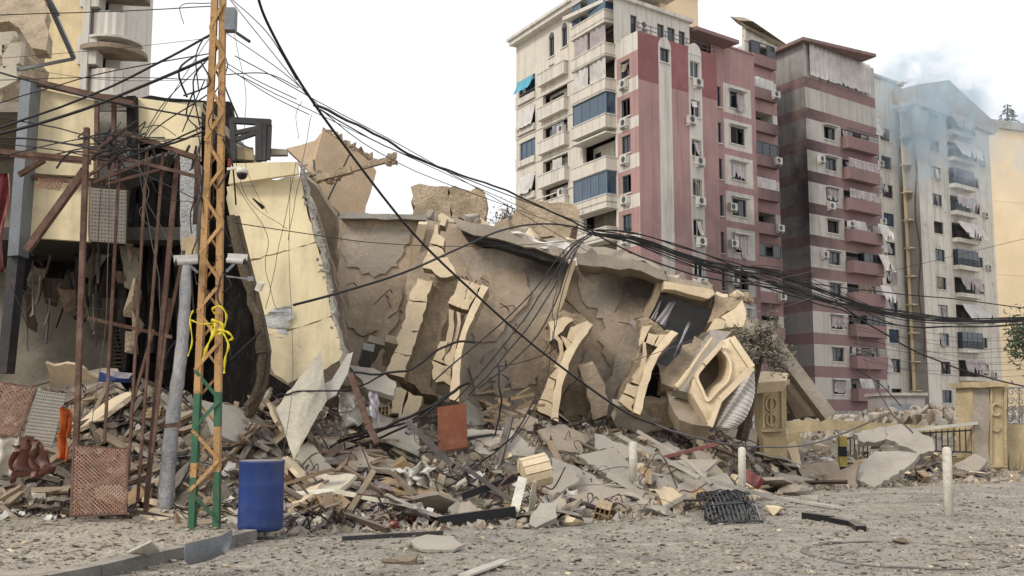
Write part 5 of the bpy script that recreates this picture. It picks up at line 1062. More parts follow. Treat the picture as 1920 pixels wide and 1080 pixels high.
solo(m, 'striped_post', ('dull_yellow', 'black_plastic'), 'square post striped yellow and black beside the tilted grey slab', 'post')
# dusty tree by the first pillar
tb_ = H(1398, 812); tr = thing('olive_tree', (tb_.x, 21.2, tb_.z), 'dust covered tree with sparse grey green crown beside the tipped bay', 'tree')
m = MB(); tp0 = smooth_path([P(1390, 825, 21.2), P(1404, 765, 21.1), P(1412, 720, 21.0), P(1420, 690, 20.8), P(1426, 655, 20.7)], 4); m.tube(tp0, [.13*(1-.6*i/len(tp0)) for i in range(len(tp0))], 7)
br_ends = []
for x, y in ((1395, 625), (1440, 615), (1462, 640), (1405, 665), (1450, 670), (1425, 605), (1388, 650), (1478, 668), (1470, 690), (1384, 618), (1400, 690), (1452, 600)):
    e = P(x, y, 20.7+rnd.uniform(-.4, .4)); br_ends.append(e); m.tube(smooth_path([tp0[-3], tp0[-1].lerp(e, .5)+V((0, 0, .05)), e], 4), [.04]*5+[.02]*4, 5)
m.obj('trunk', 'bark', tr); m = MB()
for k in range(1700):
    e = rnd.choice(br_ends); c = e.lerp(tp0[-1], rnd.random()**1.6*.6)+V((rnd.gauss(0, .09), rnd.gauss(0, .14), rnd.gauss(-.02, .085))); a = V((rnd.gauss(0, 1), rnd.gauss(0, 1), rnd.gauss(0, 1))).normalized(); b = a.orthogonal().normalized(); s = rnd.uniform(.02, .045)
    m.add([c-a*s*1.6, c+b*s*.5, c+a*s*1.6, c-b*s*.5], [(0, 1, 2, 3)])
tag(m.obj('crown', 'leaf', tr), kind='stuff')
tr = thing('tree', P(1925, 790, 40), 'dark green tree branch reaching in at the edge past the gate pillar', 'tree'); m = MB(); tk = smooth_path([P(2000, 800, 40), P(1985, 700, 40), P(1950, 640, 40), P(1905, 620, 40)], 4); m.tube(tk, [.25*(1-.8*i/len(tk)) for i in range(len(tk))], 6); m.obj('trunk', 'bark', tr); m = MB()
for k in range(1800):
    t = rnd.random(); c = P(1893+120*t+rnd.gauss(0, 6), 640+rnd.gauss(0, 20+24*t)-20*t, 40+rnd.gauss(0, .9)); a = V((rnd.gauss(0, 1), rnd.gauss(0, 1), rnd.gauss(0, 1))).normalized(); b = a.orthogonal().normalized(); s = rnd.uniform(.05, .1); m.add([c-a*s*1.5, c+b*s*.6, c+a*s*1.5, c-b*s*.6], [(0, 1, 2, 3)])
m.obj('crown', 'leaf_dark', tr)
tr = thing('tree', P(950, 460, 40), 'bare grey bush top showing behind the fallen roof edge', 'tree'); m = MB(); tk = [P(955, 520, 40), P(952, 440, 40), P(948, 400, 40)]; m.tube(tk, .06, 5)
for k in range(60): a = P(952+rnd.uniform(-6, 6), 440-30*rnd.random(), 40); m.tube([a, a+V((rnd.gauss(0, .35), rnd.gauss(0, .3), rnd.uniform(0, .45)))], .012, 3)
m.obj('trunk', 'bark', tr); m = MB()
for k in range(500):
    c = P(950+rnd.gauss(0, 11), 412+rnd.gauss(0, 14), 40+rnd.gauss(0, .4)); a = V((rnd.gauss(0, 1), rnd.gauss(0, 1), rnd.gauss(0, 1))).normalized(); b = a.orthogonal().normalized(); s = rnd.uniform(.025, .06); m.add([c-a*s*1.5, c+b*s*.6, c+a*s*1.5, c-b*s*.6], [(0, 1, 2, 3)])
m.obj('crown', 'leaf', tr)

# ------------------------------------------------------------------ named debris
def deb(name, pts, mat, label, cat, lean=.5, th=.08, jag=.015, seg=.12, Y=None, lift=.3):
    yb = max(p[1] for p in pts); xb = [p[0] for p in pts if p[1] == yb][0]; Yb = (Y or H(xb, yb).y)-lift; m = MB(); m.plate(PP(pts, Yb+lean, Yb), th, jag, seg); return solo(m, name, mat, label, cat)
deb('board', [(820, 764), (874, 756), (876, 838), (822, 847)], 'wood_red', 'red brown wooden board standing upright in the rubble below the tallest arch', 'board', .15, .05, .002, .3)
deb('concrete_slab', [(876, 805), (963, 808), (1002, 841), (1000, 856), (900, 850), (872, 838)], 'concrete_grey', 'wide flat grey slab lying beside the red brown board', 'slab', .8, .12)
c = P(1003, 884, 15.6); m = MB(); M = eul(0, 1.35, .25)
for k in range(12):
    a0, a1_ = k*math.tau/12+.03, (k+1)*math.tau/12-.03; R0, R1 = .16, .24; m.hexa([c+M @ V((r_*math.cos(a), r_*math.sin(a), z)) for z in (-.2, .2) for r_, a in ((R0, a0), (R1, a0), (R1, a1_), (R0, a1_))])
m.tube([c+M @ V((0, 0, -.19)), c+M @ V((0, 0, .19))], .165, 14); solo(m, 'column_drum', 'stone_cream', 'yellow drum shaped piece of fluted column lying among grey slabs', 'column piece')
deb('concrete_slab', [(1034, 857), (1080, 874), (1115, 892), (1133, 908), (1034, 910)], 'concrete_grey', 'grey slab with broken edge lying beside the yellow column drum', 'slab', .8, .1)
deb('concrete_slab', [(1083, 854), (1154, 839), (1180, 870), (1211, 899), (1196, 912), (1138, 889)], 'concrete_grey', 'grey slab with pointed corner propped beside the half sunk bollard', 'slab', .9, .12)
deb('concrete_slab', [(1115, 812), (1122, 814), (1180, 838), (1196, 868), (1170, 858), (1150, 838), (1116, 846)], 'concrete_grey', 'pale slab with a hollow brick showing, behind the half sunk bollard', 'slab', .5, .14)
deb('leaning_panel', [(1299, 844), (1325, 846), (1360, 889), (1361, 912), (1322, 902)], 'concrete', 'narrow grey panel leaning between the two nearer bollards', 'panel', .5, .08)
deb('broken_floor', [(989, 912), (1060, 905), (1150, 908), (1215, 931), (1212, 945), (1130, 950), (1054, 952), (999, 934)], 'concrete', 'thick broken floor slab of hollow blocks lying flat on the rubble edge', 'slab', 1.2, .3, .03)
deb('concrete_slab', [(1012, 944), (1047, 943), (1044, 970), (1005, 989), (992, 983)], 'concrete_grey', 'small tilted grey slab in front of the broken floor slab', 'slab', .3, .1)
deb('stone_block', [(1244, 911), (1262, 915), (1277, 927), (1280, 958), (1247, 957), (1235, 928)], 'stone_cream', 'broken yellow stone block standing at the edge of the rubble', 'stone', .1, .3, .03)
deb('concrete_slab', [(1641, 846), (1690, 846), (1726, 850), (1706, 872), (1641, 914), (1590, 891), (1616, 868)], 'concrete_grey', 'large smooth grey slab tilted against the yellow fence wall', 'slab', 1.2, .14, .02)
deb('concrete_slab', [(1662, 800), (1692, 795), (1750, 824), (1752, 846), (1722, 850), (1700, 838), (1660, 822)], 'concrete_grey', 'grey slab resting on top behind the large smooth slab', 'slab', .8, .15, .03, Y=25.6)
deb('concrete_slab', [(1600, 812), (1650, 800), (1690, 806), (1660, 824), (1620, 830)], 'concrete_grey', 'pale slab wedged upright beside the short broken railing', 'slab', .4, .15, .03, Y=26)
deb('concrete_slab', [(1496, 872), (1568, 862), (1576, 884), (1560, 897), (1505, 900)], 'concrete_brown', 'brown slab lying below the damaged gate pillar', 'slab', .6, .3, .02)
deb('panel', [(1474, 836), (1492, 826), (1504, 876), (1490, 884)], 'stone_cream', 'cream board standing at the foot of the damaged gate pillar', 'panel', .1, .1)
deb('flat_panel', [(770, 1012), (800, 1002), (850, 1005), (869, 1022), (850, 1031), (790, 1030), (776, 1022)], 'concrete_grey', 'flat pale panel lying on the road in front of the black profile', 'panel', .7, .03, .015)
deb('board', [(604, 923), (625, 927), (629, 971), (609, 970)], 'wood', 'short tan board standing upright beside the blue barrel', 'board', .1, .04, .004)
deb('roof_panel', [(700, 892), (790, 900), (848, 930), (846, 944), (790, 938), (720, 915)], 'hollow_clay', 'broken tan hollow floor piece under the crumpled white cloth', 'panel', .8, .15, .03)
drape('cloth', 'white_cloth', [(728, 880), (800, 872), (812, 912), (770, 914)], H(770, 916).y-.3, 'crumpled white cloth lying over the tan floor piece', 'cloth', .16, 16, 20)
drape('cloth', 'red_cloth', [(752, 966), (800, 962), (818, 978), (768, 984)], H(770, 984).y, 'crumpled crimson cloth on the ground behind the black profile', 'cloth', .08, 18)
drape('cloth', 'red_cloth', [(690, 980), (745, 976), (750, 988), (694, 992)], H(720, 992).y, 'strip of pink red cloth lying at the rubble edge near the blue barrel', 'cloth', .05, 18)
drape('cloth', 'red_cloth', [(640, 938), (658, 934), (660, 952), (644, 956)], H(650, 956).y, 'small red rag caught among the planks beside the blue barrel', 'cloth', .05, 18)
def stick(name, pts, w, mat, label, cat, h=None, Y=None, lift=.03):
    q = []
    for p in pts:
        g = H(*p[:2]) if len(p) == 2 else P(*p); q.append(g+V((0, 0, lift)))
    m = MB()
    for a, b in zip(q, q[1:]): m.beam(a, b, w, h or w)
    return solo(m, name, mat, label, cat)
stick('profile_bar', [(820, 982, 14.3), (965, 962, 14.6)], .13, 'black_plastic', 'thick black profile lying at the front edge of the rubble', 'bar')
stick('white_board', [(980, 900, 15.0), (964, 964, 14.6)], .13, 'white_paint', 'white board standing on end at the tip of the thick black profile', 'board', .03)
stick('profile_bar', [(866, 935, 15.3), (976, 896, 15.4)], .1, 'black_plastic', 'black bar slanting up towards the yellow column drum', 'bar')
stick('profile_bar', [(880, 886, 15.3), (962, 946, 14.8)], .06, 'black_plastic', 'thin black bar crossing under the yellow column drum', 'bar')
stick('profile_bar', [(642, 1014), (830, 1003)], .05, 'steel_dark', 'long thin dark strip lying flat on the road before the rubble', 'bar')
stick('steel_post', [(658, 706, 16.4), (690, 800, 16.0), (708, 835, 15.9)], .09, 'rust', 'brown bent steel post leaning in the rubble beside the cream sheet', 'post')
stick('steel_post', [(764, 795, 16.2), (850, 878, 15.6)], .08, 'steel_dark', 'dark steel bar slanting down below the red brown board', 'bar')
stick('timber', [(700, 888, 15.2), (652, 968, 14.6)], .08, 'wood', 'pale timber leaning across the rubble behind the tan board', 'timber')
stick('timber', [(1163, 821, 18.5), (1312, 899, 17.2), (1480, 945, 17.2)], .07, 'concrete_grey', 'long pale strip running from the arches past the middle bollard', 'strip', .05)
stick('timber', [(1196, 812, 18.8), (1290, 868, 18.0), (1335, 912, 17.4)], .06, 'concrete_grey', 'pale window strip lying behind the leaning grey panel', 'strip', .05)
stick('timber', [(1430, 932), (1570, 955)], .16, 'sheet_metal', 'flat pale board lying on the road past the middle bollard', 'board', .04)
stick('timber', [(1140, 893, 15.7), (1208, 932, 15.2)], .09, 'concrete_grey', 'short pale board crossing the broken floor slab', 'board', .04)
stick('rusted_rail', [(1240, 862, 18), (1345, 835, 18.3)], .06, 'red_cloth', 'thin dark red rail lying behind the leaning grey panel', 'rail')
stick('rusted_rail', [(1395, 892, 18.8), (1425, 910, 18.6)], .2, 'red_cloth', 'dark red box section lying behind the middle bollard', 'beam')
stick('bent_strip', [(1508, 973), (1560, 980), (1600, 988), (1615, 998)], .13, 'black_plastic', 'curved black rubber strip lying on the open road', 'strip', .1)
stick('timber', [(80, 990, 13.6), (225, 1006, 13.0)], .06, 'wood_dark', 'dark wooden strip lying on the pavement before the lattice panel', 'timber')
stick('timber', [(870, 1085, 9.8), (948, 1056, 10.6)], .12, 'sheet_metal', 'pale board lying on the road at the lower edge of the view', 'board', .02)
stick('timber', [(598, 1090, 9.5), (668, 1050, 10.9)], .02, 'white_paint', 'thin white stick on the road', 'stick') if False else None
m = MB(); q = [G(350, 1050), G(372, 1022), G(428, 1018), G(436, 1052), G(392, 1066)]
ca_, cb_ = G(356, 1058, .14), G(424, 1040, .16)
m.grid(lambda a, b: ca_.lerp(cb_, a)+V((0, .16*math.cos(math.pi*(b*1.15+.9)), .15+.16*math.sin(math.pi*(b*1.15+.9))+.12*max(0, a-.6)*b)), 10, 12, thick=.012)
solo(m, 'metal_channel', 'steel_grey', 'bent grey metal channel lying by the kerb at the foot of the lattice pole', 'metal scrap')
m = MB(); m.plate([G(238, 1038, .13), G(284, 1016, .3), G(300, 1034, .14), G(276, 1042, .12)], .02); solo(m, 'metal_scrap', 'sheet_metal', 'thin folded metal scrap lying on the pavement near the kerb', 'metal scrap')
gi = thing('iron_grille', H(1370, 985), 'black iron grille with curved bars lying at the foot of the middle bollard', 'grille'); gp_ = [H(1306, 945)+V((0, 0, .12)), H(1395, 938)+V((0, 0, .2)), H(1427, 982)+V((0, 0, .04)), H(1330, 984)+V((0, 0, .04))]
f_ = lambda u, v: gp_[0].lerp(gp_[1], u).lerp(gp_[3].lerp(gp_[2], u), v)+V((0, 0, .14*math.sin(v*math.pi)))
for k in range(13):
    u = k/12; m = MB(); m.tube([f_(u, i/8) for i in range(9)], .014, 4); m.obj('bar', 'steel_grey' if k in (2, 12) else 'frame_dark', gi)
m = MB()
for v_ in (0, .5, 1): m.tube([f_(i/8, v_) for i in range(9)], .018, 4)
for k in range(10): c = f_(.08+k*.09, .3+.4*(k % 2)); m.tube([c+V((.09*math.cos(i*.7), .12*math.sin(i*.7), .01)) for i in range(10)], .012, 4)
tag(m.obj('scrollwork', 'frame_dark', gi), kind='stuff')
m = MB()
for k in range(46):
    u, v_ = rnd.random(), rnd.random(); q_ = [f_(u, v_)]
    for t in range(4): u = min(1.05, max(-.05, u+rnd.gauss(0, .14))); v_ = min(1, max(0, v_+rnd.gauss(0, .2))); q_.append(f_(u, v_)+V((0, 0, rnd.uniform(-.1, .06))))
    m.tube(smooth_path(q_, 4), rnd.uniform(.008, .016), 4)
tag(m.obj('wire_tangle', 'cable', gi), kind='stuff')
m = MB(); oc = G(1700, 1040); n = 48
for i in range(n):
    a = i*math.tau/n; a2 = (i+1)*math.tau/n
    m.hexa([V((oc.x+r_*math.cos(t), oc.y+r_*math.sin(t)*1.05, z)) for z in (-.03, .012+.02*noise.noise(V((i*.35, 0, 1)))) for r_, t in ((1.02+.03*noise.noise(V((math.cos(a)*3, math.sin(a)*3, 0))), a), (1.1+.04*noise.noise(V((math.cos(a)*4, math.sin(a)*4, 5))), a), (1.1+.04*noise.noise(V((math.cos(a2)*4, math.sin(a2)*4, 5))), a2), (1.02+.03*noise.noise(V((math.cos(a2)*3, math.sin(a2)*3, 0))), a2))])
solo(m, 'road_ring', 'asphalt', 'worn dark ring of a manhole surround set in the road', 'manhole')

deb('concrete_slab', [(652, 684), (700, 690), (742, 716), (738, 742), (690, 730)], 'concrete_grey', 'grey slab lying behind the upright curled flap of sheet metal', 'slab', .7, .1, Y=18.2)
drape('metal_sheet', 'sheet_metal', [(628, 742), (668, 736), (690, 790), (640, 806)], 17.2, 'curved silver sheet tucked behind the large bent cream sheet', 'metal sheet', .14, 5)
drape('metal_sheet', 'lilac_cloth', [(692, 734), (706, 740), (712, 800), (694, 776)], 16.9, 'narrow pale sheet standing beside the brown bent post', 'metal sheet', .06, 6)
deb('concrete_slab', [(600, 822), (660, 830), (706, 860), (690, 884), (630, 866)], 'concrete', 'tan slab tilted in the rubble under the large bent cream sheet', 'slab', .6, .12, .03)
deb('concrete_slab', [(690, 760), (745, 800), (790, 838), (760, 852), (700, 812)], 'concrete_grey', 'long grey slab sloping down left of the red brown board', 'slab', .7, .12, .03)
deb('panel', [(905, 770), (990, 768), (1010, 800), (930, 806)], 'concrete_brown', 'brown slab lying at the foot of the fan of cables', 'panel', .6, .1, .03)
for i in range(16):
    p = P(rnd.uniform(880, 985), rnd.uniform(735, 792), 19.6+rnd.uniform(-.4, .4)); a = rnd.uniform(-.9, .9); l = rnd.uniform(.25, .6); m = MB(); m.beam(p, p+V((l*math.cos(a), rnd.uniform(-.2, .2), l*math.sin(a)*.6)), rnd.uniform(.03, .07), .02); solo(m, 'splinter', 'wood', 'tan splintered lath in the nest of laths under the fallen arches', 'splinter', 'splintered laths under the fallen arches')

# ------------------------------------------------------------------ scattered debris: each piece its own object
ZONES = [(-40, 330, 'inside the rusty frame', 40), (430, 720, 'beside the blue barrel', 60), (720, 1120, 'below the fallen arches', 95), (1120, 1420, 'around the two nearer bollards', 60), (1420, 1840, 'along the yellow fence wall', 50)]
def spot(z, near=1.0):
    x0, x1 = z[:2]; px = rnd.uniform(x0, x1); yf, rp, h = interp(MOUND, px); Y = yf-.6+rnd.random()**1.3*rp*1.15*near
    x = (px-960)/FPX*Y; return V((x, Y, gz(x, Y)))
def rot_on(p, tilt):
    e = .3; n = V((gz(p.x-e, p.y)-gz(p.x+e, p.y), gz(p.x, p.y-e)-gz(p.x, p.y+e), 2*e)).normalized(); n = (n+V((rnd.gauss(0, tilt), rnd.gauss(0, tilt), 0))).normalized()
    return (n.to_track_quat('Z', 'Y').to_matrix() @ Matrix.Rotation(rnd.uniform(0, 6.28), 3, 'Z'))
def proto(name, mb, mats):
    me = bpy.data.meshes.new(name); me.from_pydata([tuple(q) for q in mb.v], [], mb.f)
    for m_ in (mats if isinstance(mats, tuple) else (mats,)): me.materials.append(MATS[m_])
    return me
def place(me, name, p, Rm, s, label, cat, group):
    o = bpy.data.objects.new(name, me); o.matrix_world = Matrix.Translation(p) @ Rm.to_4x4() @ Matrix.Diagonal((*s, 1)); COL.objects.link(o); return tag(o, label, cat, group)
def mbh(vf, s=(1, 1, 1)): m = MB(); m.add([V((q.x*s[0], q.y*s[1], q.z*s[2])) for q in vf[0]], vf[1]); return m
CH = {k: [proto('chunk', mbh(HULLS[i]), k) for i in range(6)] for k in ('concrete', 'rough_core', 'stone_cream', 'concrete_grey')}
SL = {k: [] for k in ('concrete_grey', 'concrete', 'stone_cream', 'sheet_cream', 'concrete_brown')}
for k in SL:
    for i in range(4):
        n = rnd.choice((4, 5, 5, 6)); a0 = rnd.random()*6; ring = []
        for j in range(n):
            a = a0+math.tau*(j+rnd.uniform(-.25, .25))/n; ring.append(V((.5*math.cos(a)*rnd.uniform(.75, 1.1), .5*math.sin(a)*rnd.uniform(.6, 1), 0)))
        m = MB(); full = []
        for j in range(n):
            a, b = ring[j], ring[(j+1) % n]
            for t in range(4): full.append(a.lerp(b, t/4)+(V((rnd.gauss(0, .02), rnd.gauss(0, .02), 0)) if t else V((0, 0, 0))))
        N = len(full); m.add([q+V((0, 0, .5)) for q in full]+[q*1.02+V((rnd.gauss(0, .012), rnd.gauss(0, .012), -.5)) for q in full], [tuple(range(N)), tuple(range(N, 2*N))[::-1]]+[(j, N+j, N+(j+1) % N, (j+1) % N) for j in range(N)]); SL[k].append(proto('slab', m, k))
PK = {}
for k in ('wood', 'wood_dark', 'white_paint', 'steel_dark'):
    PK[k] = []
    for i in range(4):
        m = MB(); n = 5; sec = []
        for j in range(n+1):
            x = -.5+j/n; b = .04*math.sin(j*1.3+i); w_ = .5*rnd.uniform(.85, 1.05)*(1 if j < n else rnd.uniform(.3, .9)); sec += [V((x+rnd.uniform(-.03, .03)*(j in (0, n)), y, z+b)) for y, z in ((-w_, -.5), (w_, -.5), (w_, .5), (-w_, .5))]
        m.add(sec, [(0, 3, 2, 1), tuple(4*n+q for q in range(4))]+[(4*j+q, 4*j+(q+1) % 4, 4*j+4+(q+1) % 4, 4*j+4+q) for j in range(n) for q in range(4)]); PK[k].append(proto('plank', m, k))
m = MB()
for y in (-.5, 0, .5):
    for z in (-.5, 0, .5): pass
for k_ in range(4): m.box((0, -.5+k_/3, 0), (1, .06, 1))
for k_ in range(3): m.box((0, 0, -.47+k_*.47), (1, .985, .06))
HB = proto('hollow_brick', m, 'hollow_clay')
ADJ = {'concrete': 'dusty grey', 'rough_core': 'crumbly brown', 'stone_cream': 'yellow', 'concrete_grey': 'pale grey', 'sheet_cream': 'cream', 'concrete_brown': 'dark brown', 'wood': 'tan', 'wood_dark': 'dark splintered', 'white_paint': 'white', 'steel_dark': 'dark metal'}
for z in ZONES:
    zn, N = z[2], z[3]; inside = z[0] < 0
    for i in range(N):
        k = rnd.choices(list(CH), (4, 3, 2, 3))[0]; p = spot(z); s = rnd.uniform(.13, .3)*(1.25 if rnd.random() < .15 else 1)
        sc_ = (s*rnd.uniform(.8, 1.5), s, s*rnd.uniform(.45, .9)); place(rnd.choice(CH[k]), 'concrete_chunk' if k != 'stone_cream' else 'stone_chunk', p+V((0, 0, s*.12)), rot_on(p, .3), sc_, f'{ADJ[k]} broken chunk lying in the rubble {zn}', 'rubble chunk', f'{ADJ[k]} chunks {zn}')
    for i in range(int(N*.5)):
        k = rnd.choices(list(SL), (4, 3, 1.4, 1.4, 2))[0]; p = spot(z); s = .25+1.1*rnd.random()**2; place(rnd.choice(SL[k]), 'broken_slab', p+V((0, 0, .1)), rot_on(p, .42), (s*rnd.uniform(1, 1.6), s, rnd.uniform(.025, .08)), f'{ADJ[k]} flat broken slab tilted in the rubble {zn}', 'broken slab', f'{ADJ[k]} flat slabs {zn}')
    for i in range(int(N*(.6 if inside or z[0] == 430 else .16))):
        k = rnd.choices(list(PK), (5, 3.5, .5, 1.5))[0]; p = spot(z); s = rnd.uniform(.6, 1.7); place(rnd.choice(PK[k]), 'broken_plank' if k != 'steel_dark' else 'metal_bar', p+V((0, 0, .13)), rot_on(p, .3), (s, rnd.uniform(.05, .16), rnd.uniform(.025, .06)), f'{ADJ[k]} {"plank" if k != "steel_dark" else "bar"} lying across the rubble {zn}', 'plank' if k != 'steel_dark' else 'bar', f'{ADJ[k]} pieces {zn}')
    for i in range(3):
        p = spot(z); place(HB, 'hollow_brick', p+V((0, 0, .12)), rot_on(p, .5), (.36, .2, .2), f'orange hollow clay brick lying in the rubble {zn}', 'brick', f'hollow bricks {zn}')
# planks heaped deep inside the shop, by the barrel and by the brown posts
for (x0, x1, y0, y1, N, lab) in ((150, 330, 690, 930, 70, 'between the bars of the rusty frame'), (0, 140, 860, 975, 26, 'below the crumpled red sheet'), (425, 560, 730, 850, 34, 'behind the blue barrel'), (540, 700, 850, 960, 26, 'under the bent cream sheet')):
    for i in range(N):
        px, py = rnd.uniform(x0, x1), rnd.uniform(y0, y1); p = H(px, py); k = rnd.choices(('wood', 'wood_dark', 'concrete', 'steel_dark'), (3, 3, 2, 1))[0]; s = rnd.uniform(.5, 1.4)
        if k == 'concrete': place(rnd.choice(SL[k]), 'broken_slab', p+V((0, 0, .1)), rot_on(p, .5), (s*.7, s*.4, .06), f'dusty broken slab lying {lab}', 'broken slab', f'dusty slabs {lab}')
        else: place(rnd.choice(PK[k]), 'broken_plank' if k != 'steel_dark' else 'metal_bar', p+V((0, 0, .14)), rot_on(p, .35), (s, rnd.uniform(.05, .2), rnd.uniform(.02, .05)), f'{ADJ[k]} {"plank" if k != "steel_dark" else "bar"} lying {lab}', 'plank' if k != 'steel_dark' else 'bar', f'{ADJ[k]} pieces {lab}')
# stones on the road and pavement that one can tell apart
for (x, y, s, k, lab) in ((106, 970, .3, 'stone_cream', 'yellow angular stone on the pavement beside the lattice panel'), (212, 973, .34, 'concrete', 'rounded dusty block on the pavement beside the lattice panel'), (750, 1056, .3, 'rough_core', 'flat brown stone lying alone on the open road'), (1480, 928, .5, 'concrete', 'rounded boulder of concrete past the middle bollard'), (1455, 965, .3, 'stone_cream', 'small tan stone on the road past the iron grille'), (1560, 905, .6, 'concrete', 'long grey lump of concrete before the large smooth slab'),
        (1690, 1020, .16, 'rough_core', 'brown stone near the dark ring in the road'), (1240, 968, .3, 'concrete_grey', 'white grey stone before the yellow stone block'), (1150, 965, .4, 'rough_core', 'brown lump before the broken floor slab'), (1075, 985, .3, 'stone_cream', 'tan lump beside the small tilted slab'), (1520, 945, .35, 'concrete_grey', 'pale stone on the road before the brown slab')):
    p = H(x, y); place(rnd.choice(CH[k]), 'stone', p+V((0, 0, s*.15)), rot_on(p, .1), (s*1.4, s, s*.6), lab, 'stone', None)
print('individual debris', sum(1 for o in sc.objects if o.get('group') and o.parent is None))
# what nobody could count: small rubble and road grit
m = MB(); mats_ = ('concrete', 'rough_core', 'stone_cream', 'concrete_grey', 'wood_dark', 'wood')
for i in range(15000):
    px = rnd.uniform(-60, 1900); yf, rp, h = interp(MOUND, px); Y = yf-1.2+rnd.random()**1.2*(rp+3.2); x = (px-960)/FPX*Y
    s = .02+.14*rnd.random()**3; vf = rnd.choice(TINY); M = eul(rnd.uniform(0, 6), rnd.uniform(0, 6), rnd.uniform(0, 6)); c = V((x, Y, gz(x, Y)+s*.15)); k = rnd.choices(range(6), (6, 3, .5, 4, .3, .5))[0]
    a, b = (rnd.uniform(1, 4), .5) if k > 3 else (rnd.uniform(.8, 1.6), rnd.uniform(.3, 1)); m.add([c+M @ V((q.x*s*a, q.y*s, q.z*s*b)) for q in vf[0]], vf[1], k)
tag(m.obj('small_rubble', mats_), kind='stuff')
m = MB()
for i in range(46000):
    px = rnd.uniform(-100, 2000); py = 1090-rnd.random()**.9*180; p = G(px, py)
    if p.y > 30: continue
    k = rnd.choices(range(5), (3, 1.6, .3, 1.2, 9))[0]; s = min((.0075 if k == 4 else .006)/max(.02, rnd.random()**.7), .06)*rnd.uniform(.7, 1.4); vf = TINY[i % 8]; M = eul(0, 0, rnd.uniform(0, 6)); on = p.x < k1.x and (p-k0).dot(kn) > .2
    z = (max(.1, gz(p.x, p.y)) if on else gz(p.x, p.y))+s*.1; c = V((p.x, p.y, z)); m.add([c+M @ V((q.x*s*1.4, q.y*s, q.z*s*.6)) for q in vf[0]], vf[1], k)
tag(m.obj('road_gravel', ('concrete', 'concrete_brown', 'stone_cream', 'shaded_rubble_earth', 'road_dust')), kind='stuff')
# rubble on the far heap behind the fence wall
m = MB()
for i in range(2600):
    x, y = 17.5+rnd.gauss(0, 6), 40+rnd.gauss(0, 3); s = .08+.5*rnd.random()**2; vf = HULLS[i % 14]; M = eul(rnd.uniform(0, 6), rnd.uniform(0, 6), rnd.uniform(0, 6)); c = V((x, y, gz(x, y)+s*.2)); m.add([c+M @ V((q.x*s*1.5, q.y*s, q.z*s*.4)) for q in vf[0]], vf[1], i % 3)
tag(m.obj('far_rubble', ('concrete_grey', 'concrete', 'concrete_brown')), kind='stuff')
# thin wire and rod tangles over the heap, past counting
m = MB()
for i in range(240):
    z = rnd.choice(ZONES[:4]+ZONES[1:3]); p = spot(z, .9); q = [p+V((0, 0, rnd.uniform(-.05, .1)))]; a = rnd.uniform(0, 6.28)
    for k in range(rnd.randint(3, 5)): a += rnd.gauss(0, .7); l = rnd.uniform(.1, .35); n_ = q[-1]+V((math.cos(a)*l, math.sin(a)*l*.6, 0)); n_.z = gz(n_.x, n_.y)+rnd.uniform(0, .28); q.append(n_)
    m.tube(smooth_path(q, 4), rnd.uniform(.005, .014), 4, i % 3)
tag(m.obj('wire_tangle', ('cable', 'rust', 'cable')), kind='stuff')
m = MB()
for i in range(260):
    z = rnd.choice(ZONES); p = spot(z, .9); M = rot_on(p, .5); sx_, sy_ = rnd.uniform(.08, .35), rnd.uniform(.06, .2); s = rnd.uniform(0, 99)
    m.grid(lambda u, v: p+V((0, 0, .12))+M @ V(((u-.5)*sx_, (v-.5)*sy_, .12*noise.noise(V((u*2.5, v*2.5, s))))), 4, 4, i % 6, thick=.004)
tag(m.obj('torn_scraps', ('sheet_cream', 'white_cloth', 'steel_dark', 'concrete_brown', 'curtain_cloth', 'wood_dark')), kind='stuff')
# bent rods sticking out of the heap
for z in ZONES[1:4]:
    for i in range(7):
        p = spot(z, .8); a = rnd.uniform(0, 6.28); q = [p, p+V((.25*math.cos(a), .1, .3)), p+V((.6*math.cos(a), -.1, .42+rnd.uniform(-.2, .3))), p+V((1.0*math.cos(a), -.2, .3+rnd.uniform(-.3, .4)))]; m = MB(); m.tube(smooth_path(q, 4), .013, 4); solo(m, 'bent_rod', 'rust', f'thin bent steel rod sticking out of the rubble {z[2]}', 'rod', f'bent rods {z[2]}')

# ------------------------------------------------------------------ cables
def cable(pts, r, label, group=None, mat='cable', wob=.0, name='hanging_cable', n=7):
    q = smooth_path([P(*p) if not isinstance(p, Vector) else p for p in pts], n); m = MB(); s = rnd.uniform(0, 99)
    r *= .62
    if wob: q = [p+V((noise.noise(V((i*.4, s, 0)))*wob*.6, 0, noise.noise(V((i*.4, s, 5)))*wob*.6)) for i, p in enumerate(q)]
    m.tube(q, r, 6 if r > .012 else 4); return solo(m, name, mat, label, 'cable', group, smooth=True)
cable([(480, -20, 10), (500, 40, 10.4), (560, 150, 11.2), (640, 265, 12), (770, 432, 13), (890, 550, 13.8), (1010, 655, 14.5), (1160, 765, 15.3), (1230, 797, 15.7)], .026, 'thick black cable sweeping down from the sky across the fallen arches')
cable([(1225, 795, 15.68), (1290, 817, 16), (1391, 836, 17), (1500, 836, 19), (1575, 815, 21), (1668, 774, 23)], .028, 'dusty grey cable strung from the middle bollard over the fallen slabs', mat='cable_grey')
cable([(590, 196, 12.6), (700, 250, 15), (790, 300, 17), (870, 330, 18.5), (960, 362, 20), (1040, 400, 21), (1110, 432, 22)], .032, 'thick twisted cable running from the high knot towards the second knot', wob=.05)
G1 = 'thin cables strung across the open sky'
for i, (a, b, c) in enumerate((((590, 200), (780, 320), (1105, 440)), ((440, 105), (800, 300), (1100, 470)), ((600, 205), (760, 290), (1108, 425)), ((445, 140), (620, 225), (1000, 400)))):
    cable([(*a, 13), (*b, 17), (*c, 21.5)], .011 if i != 2 else .016, 'thin cable strung across the open sky towards the knot over the arches', G1, wob=.03)
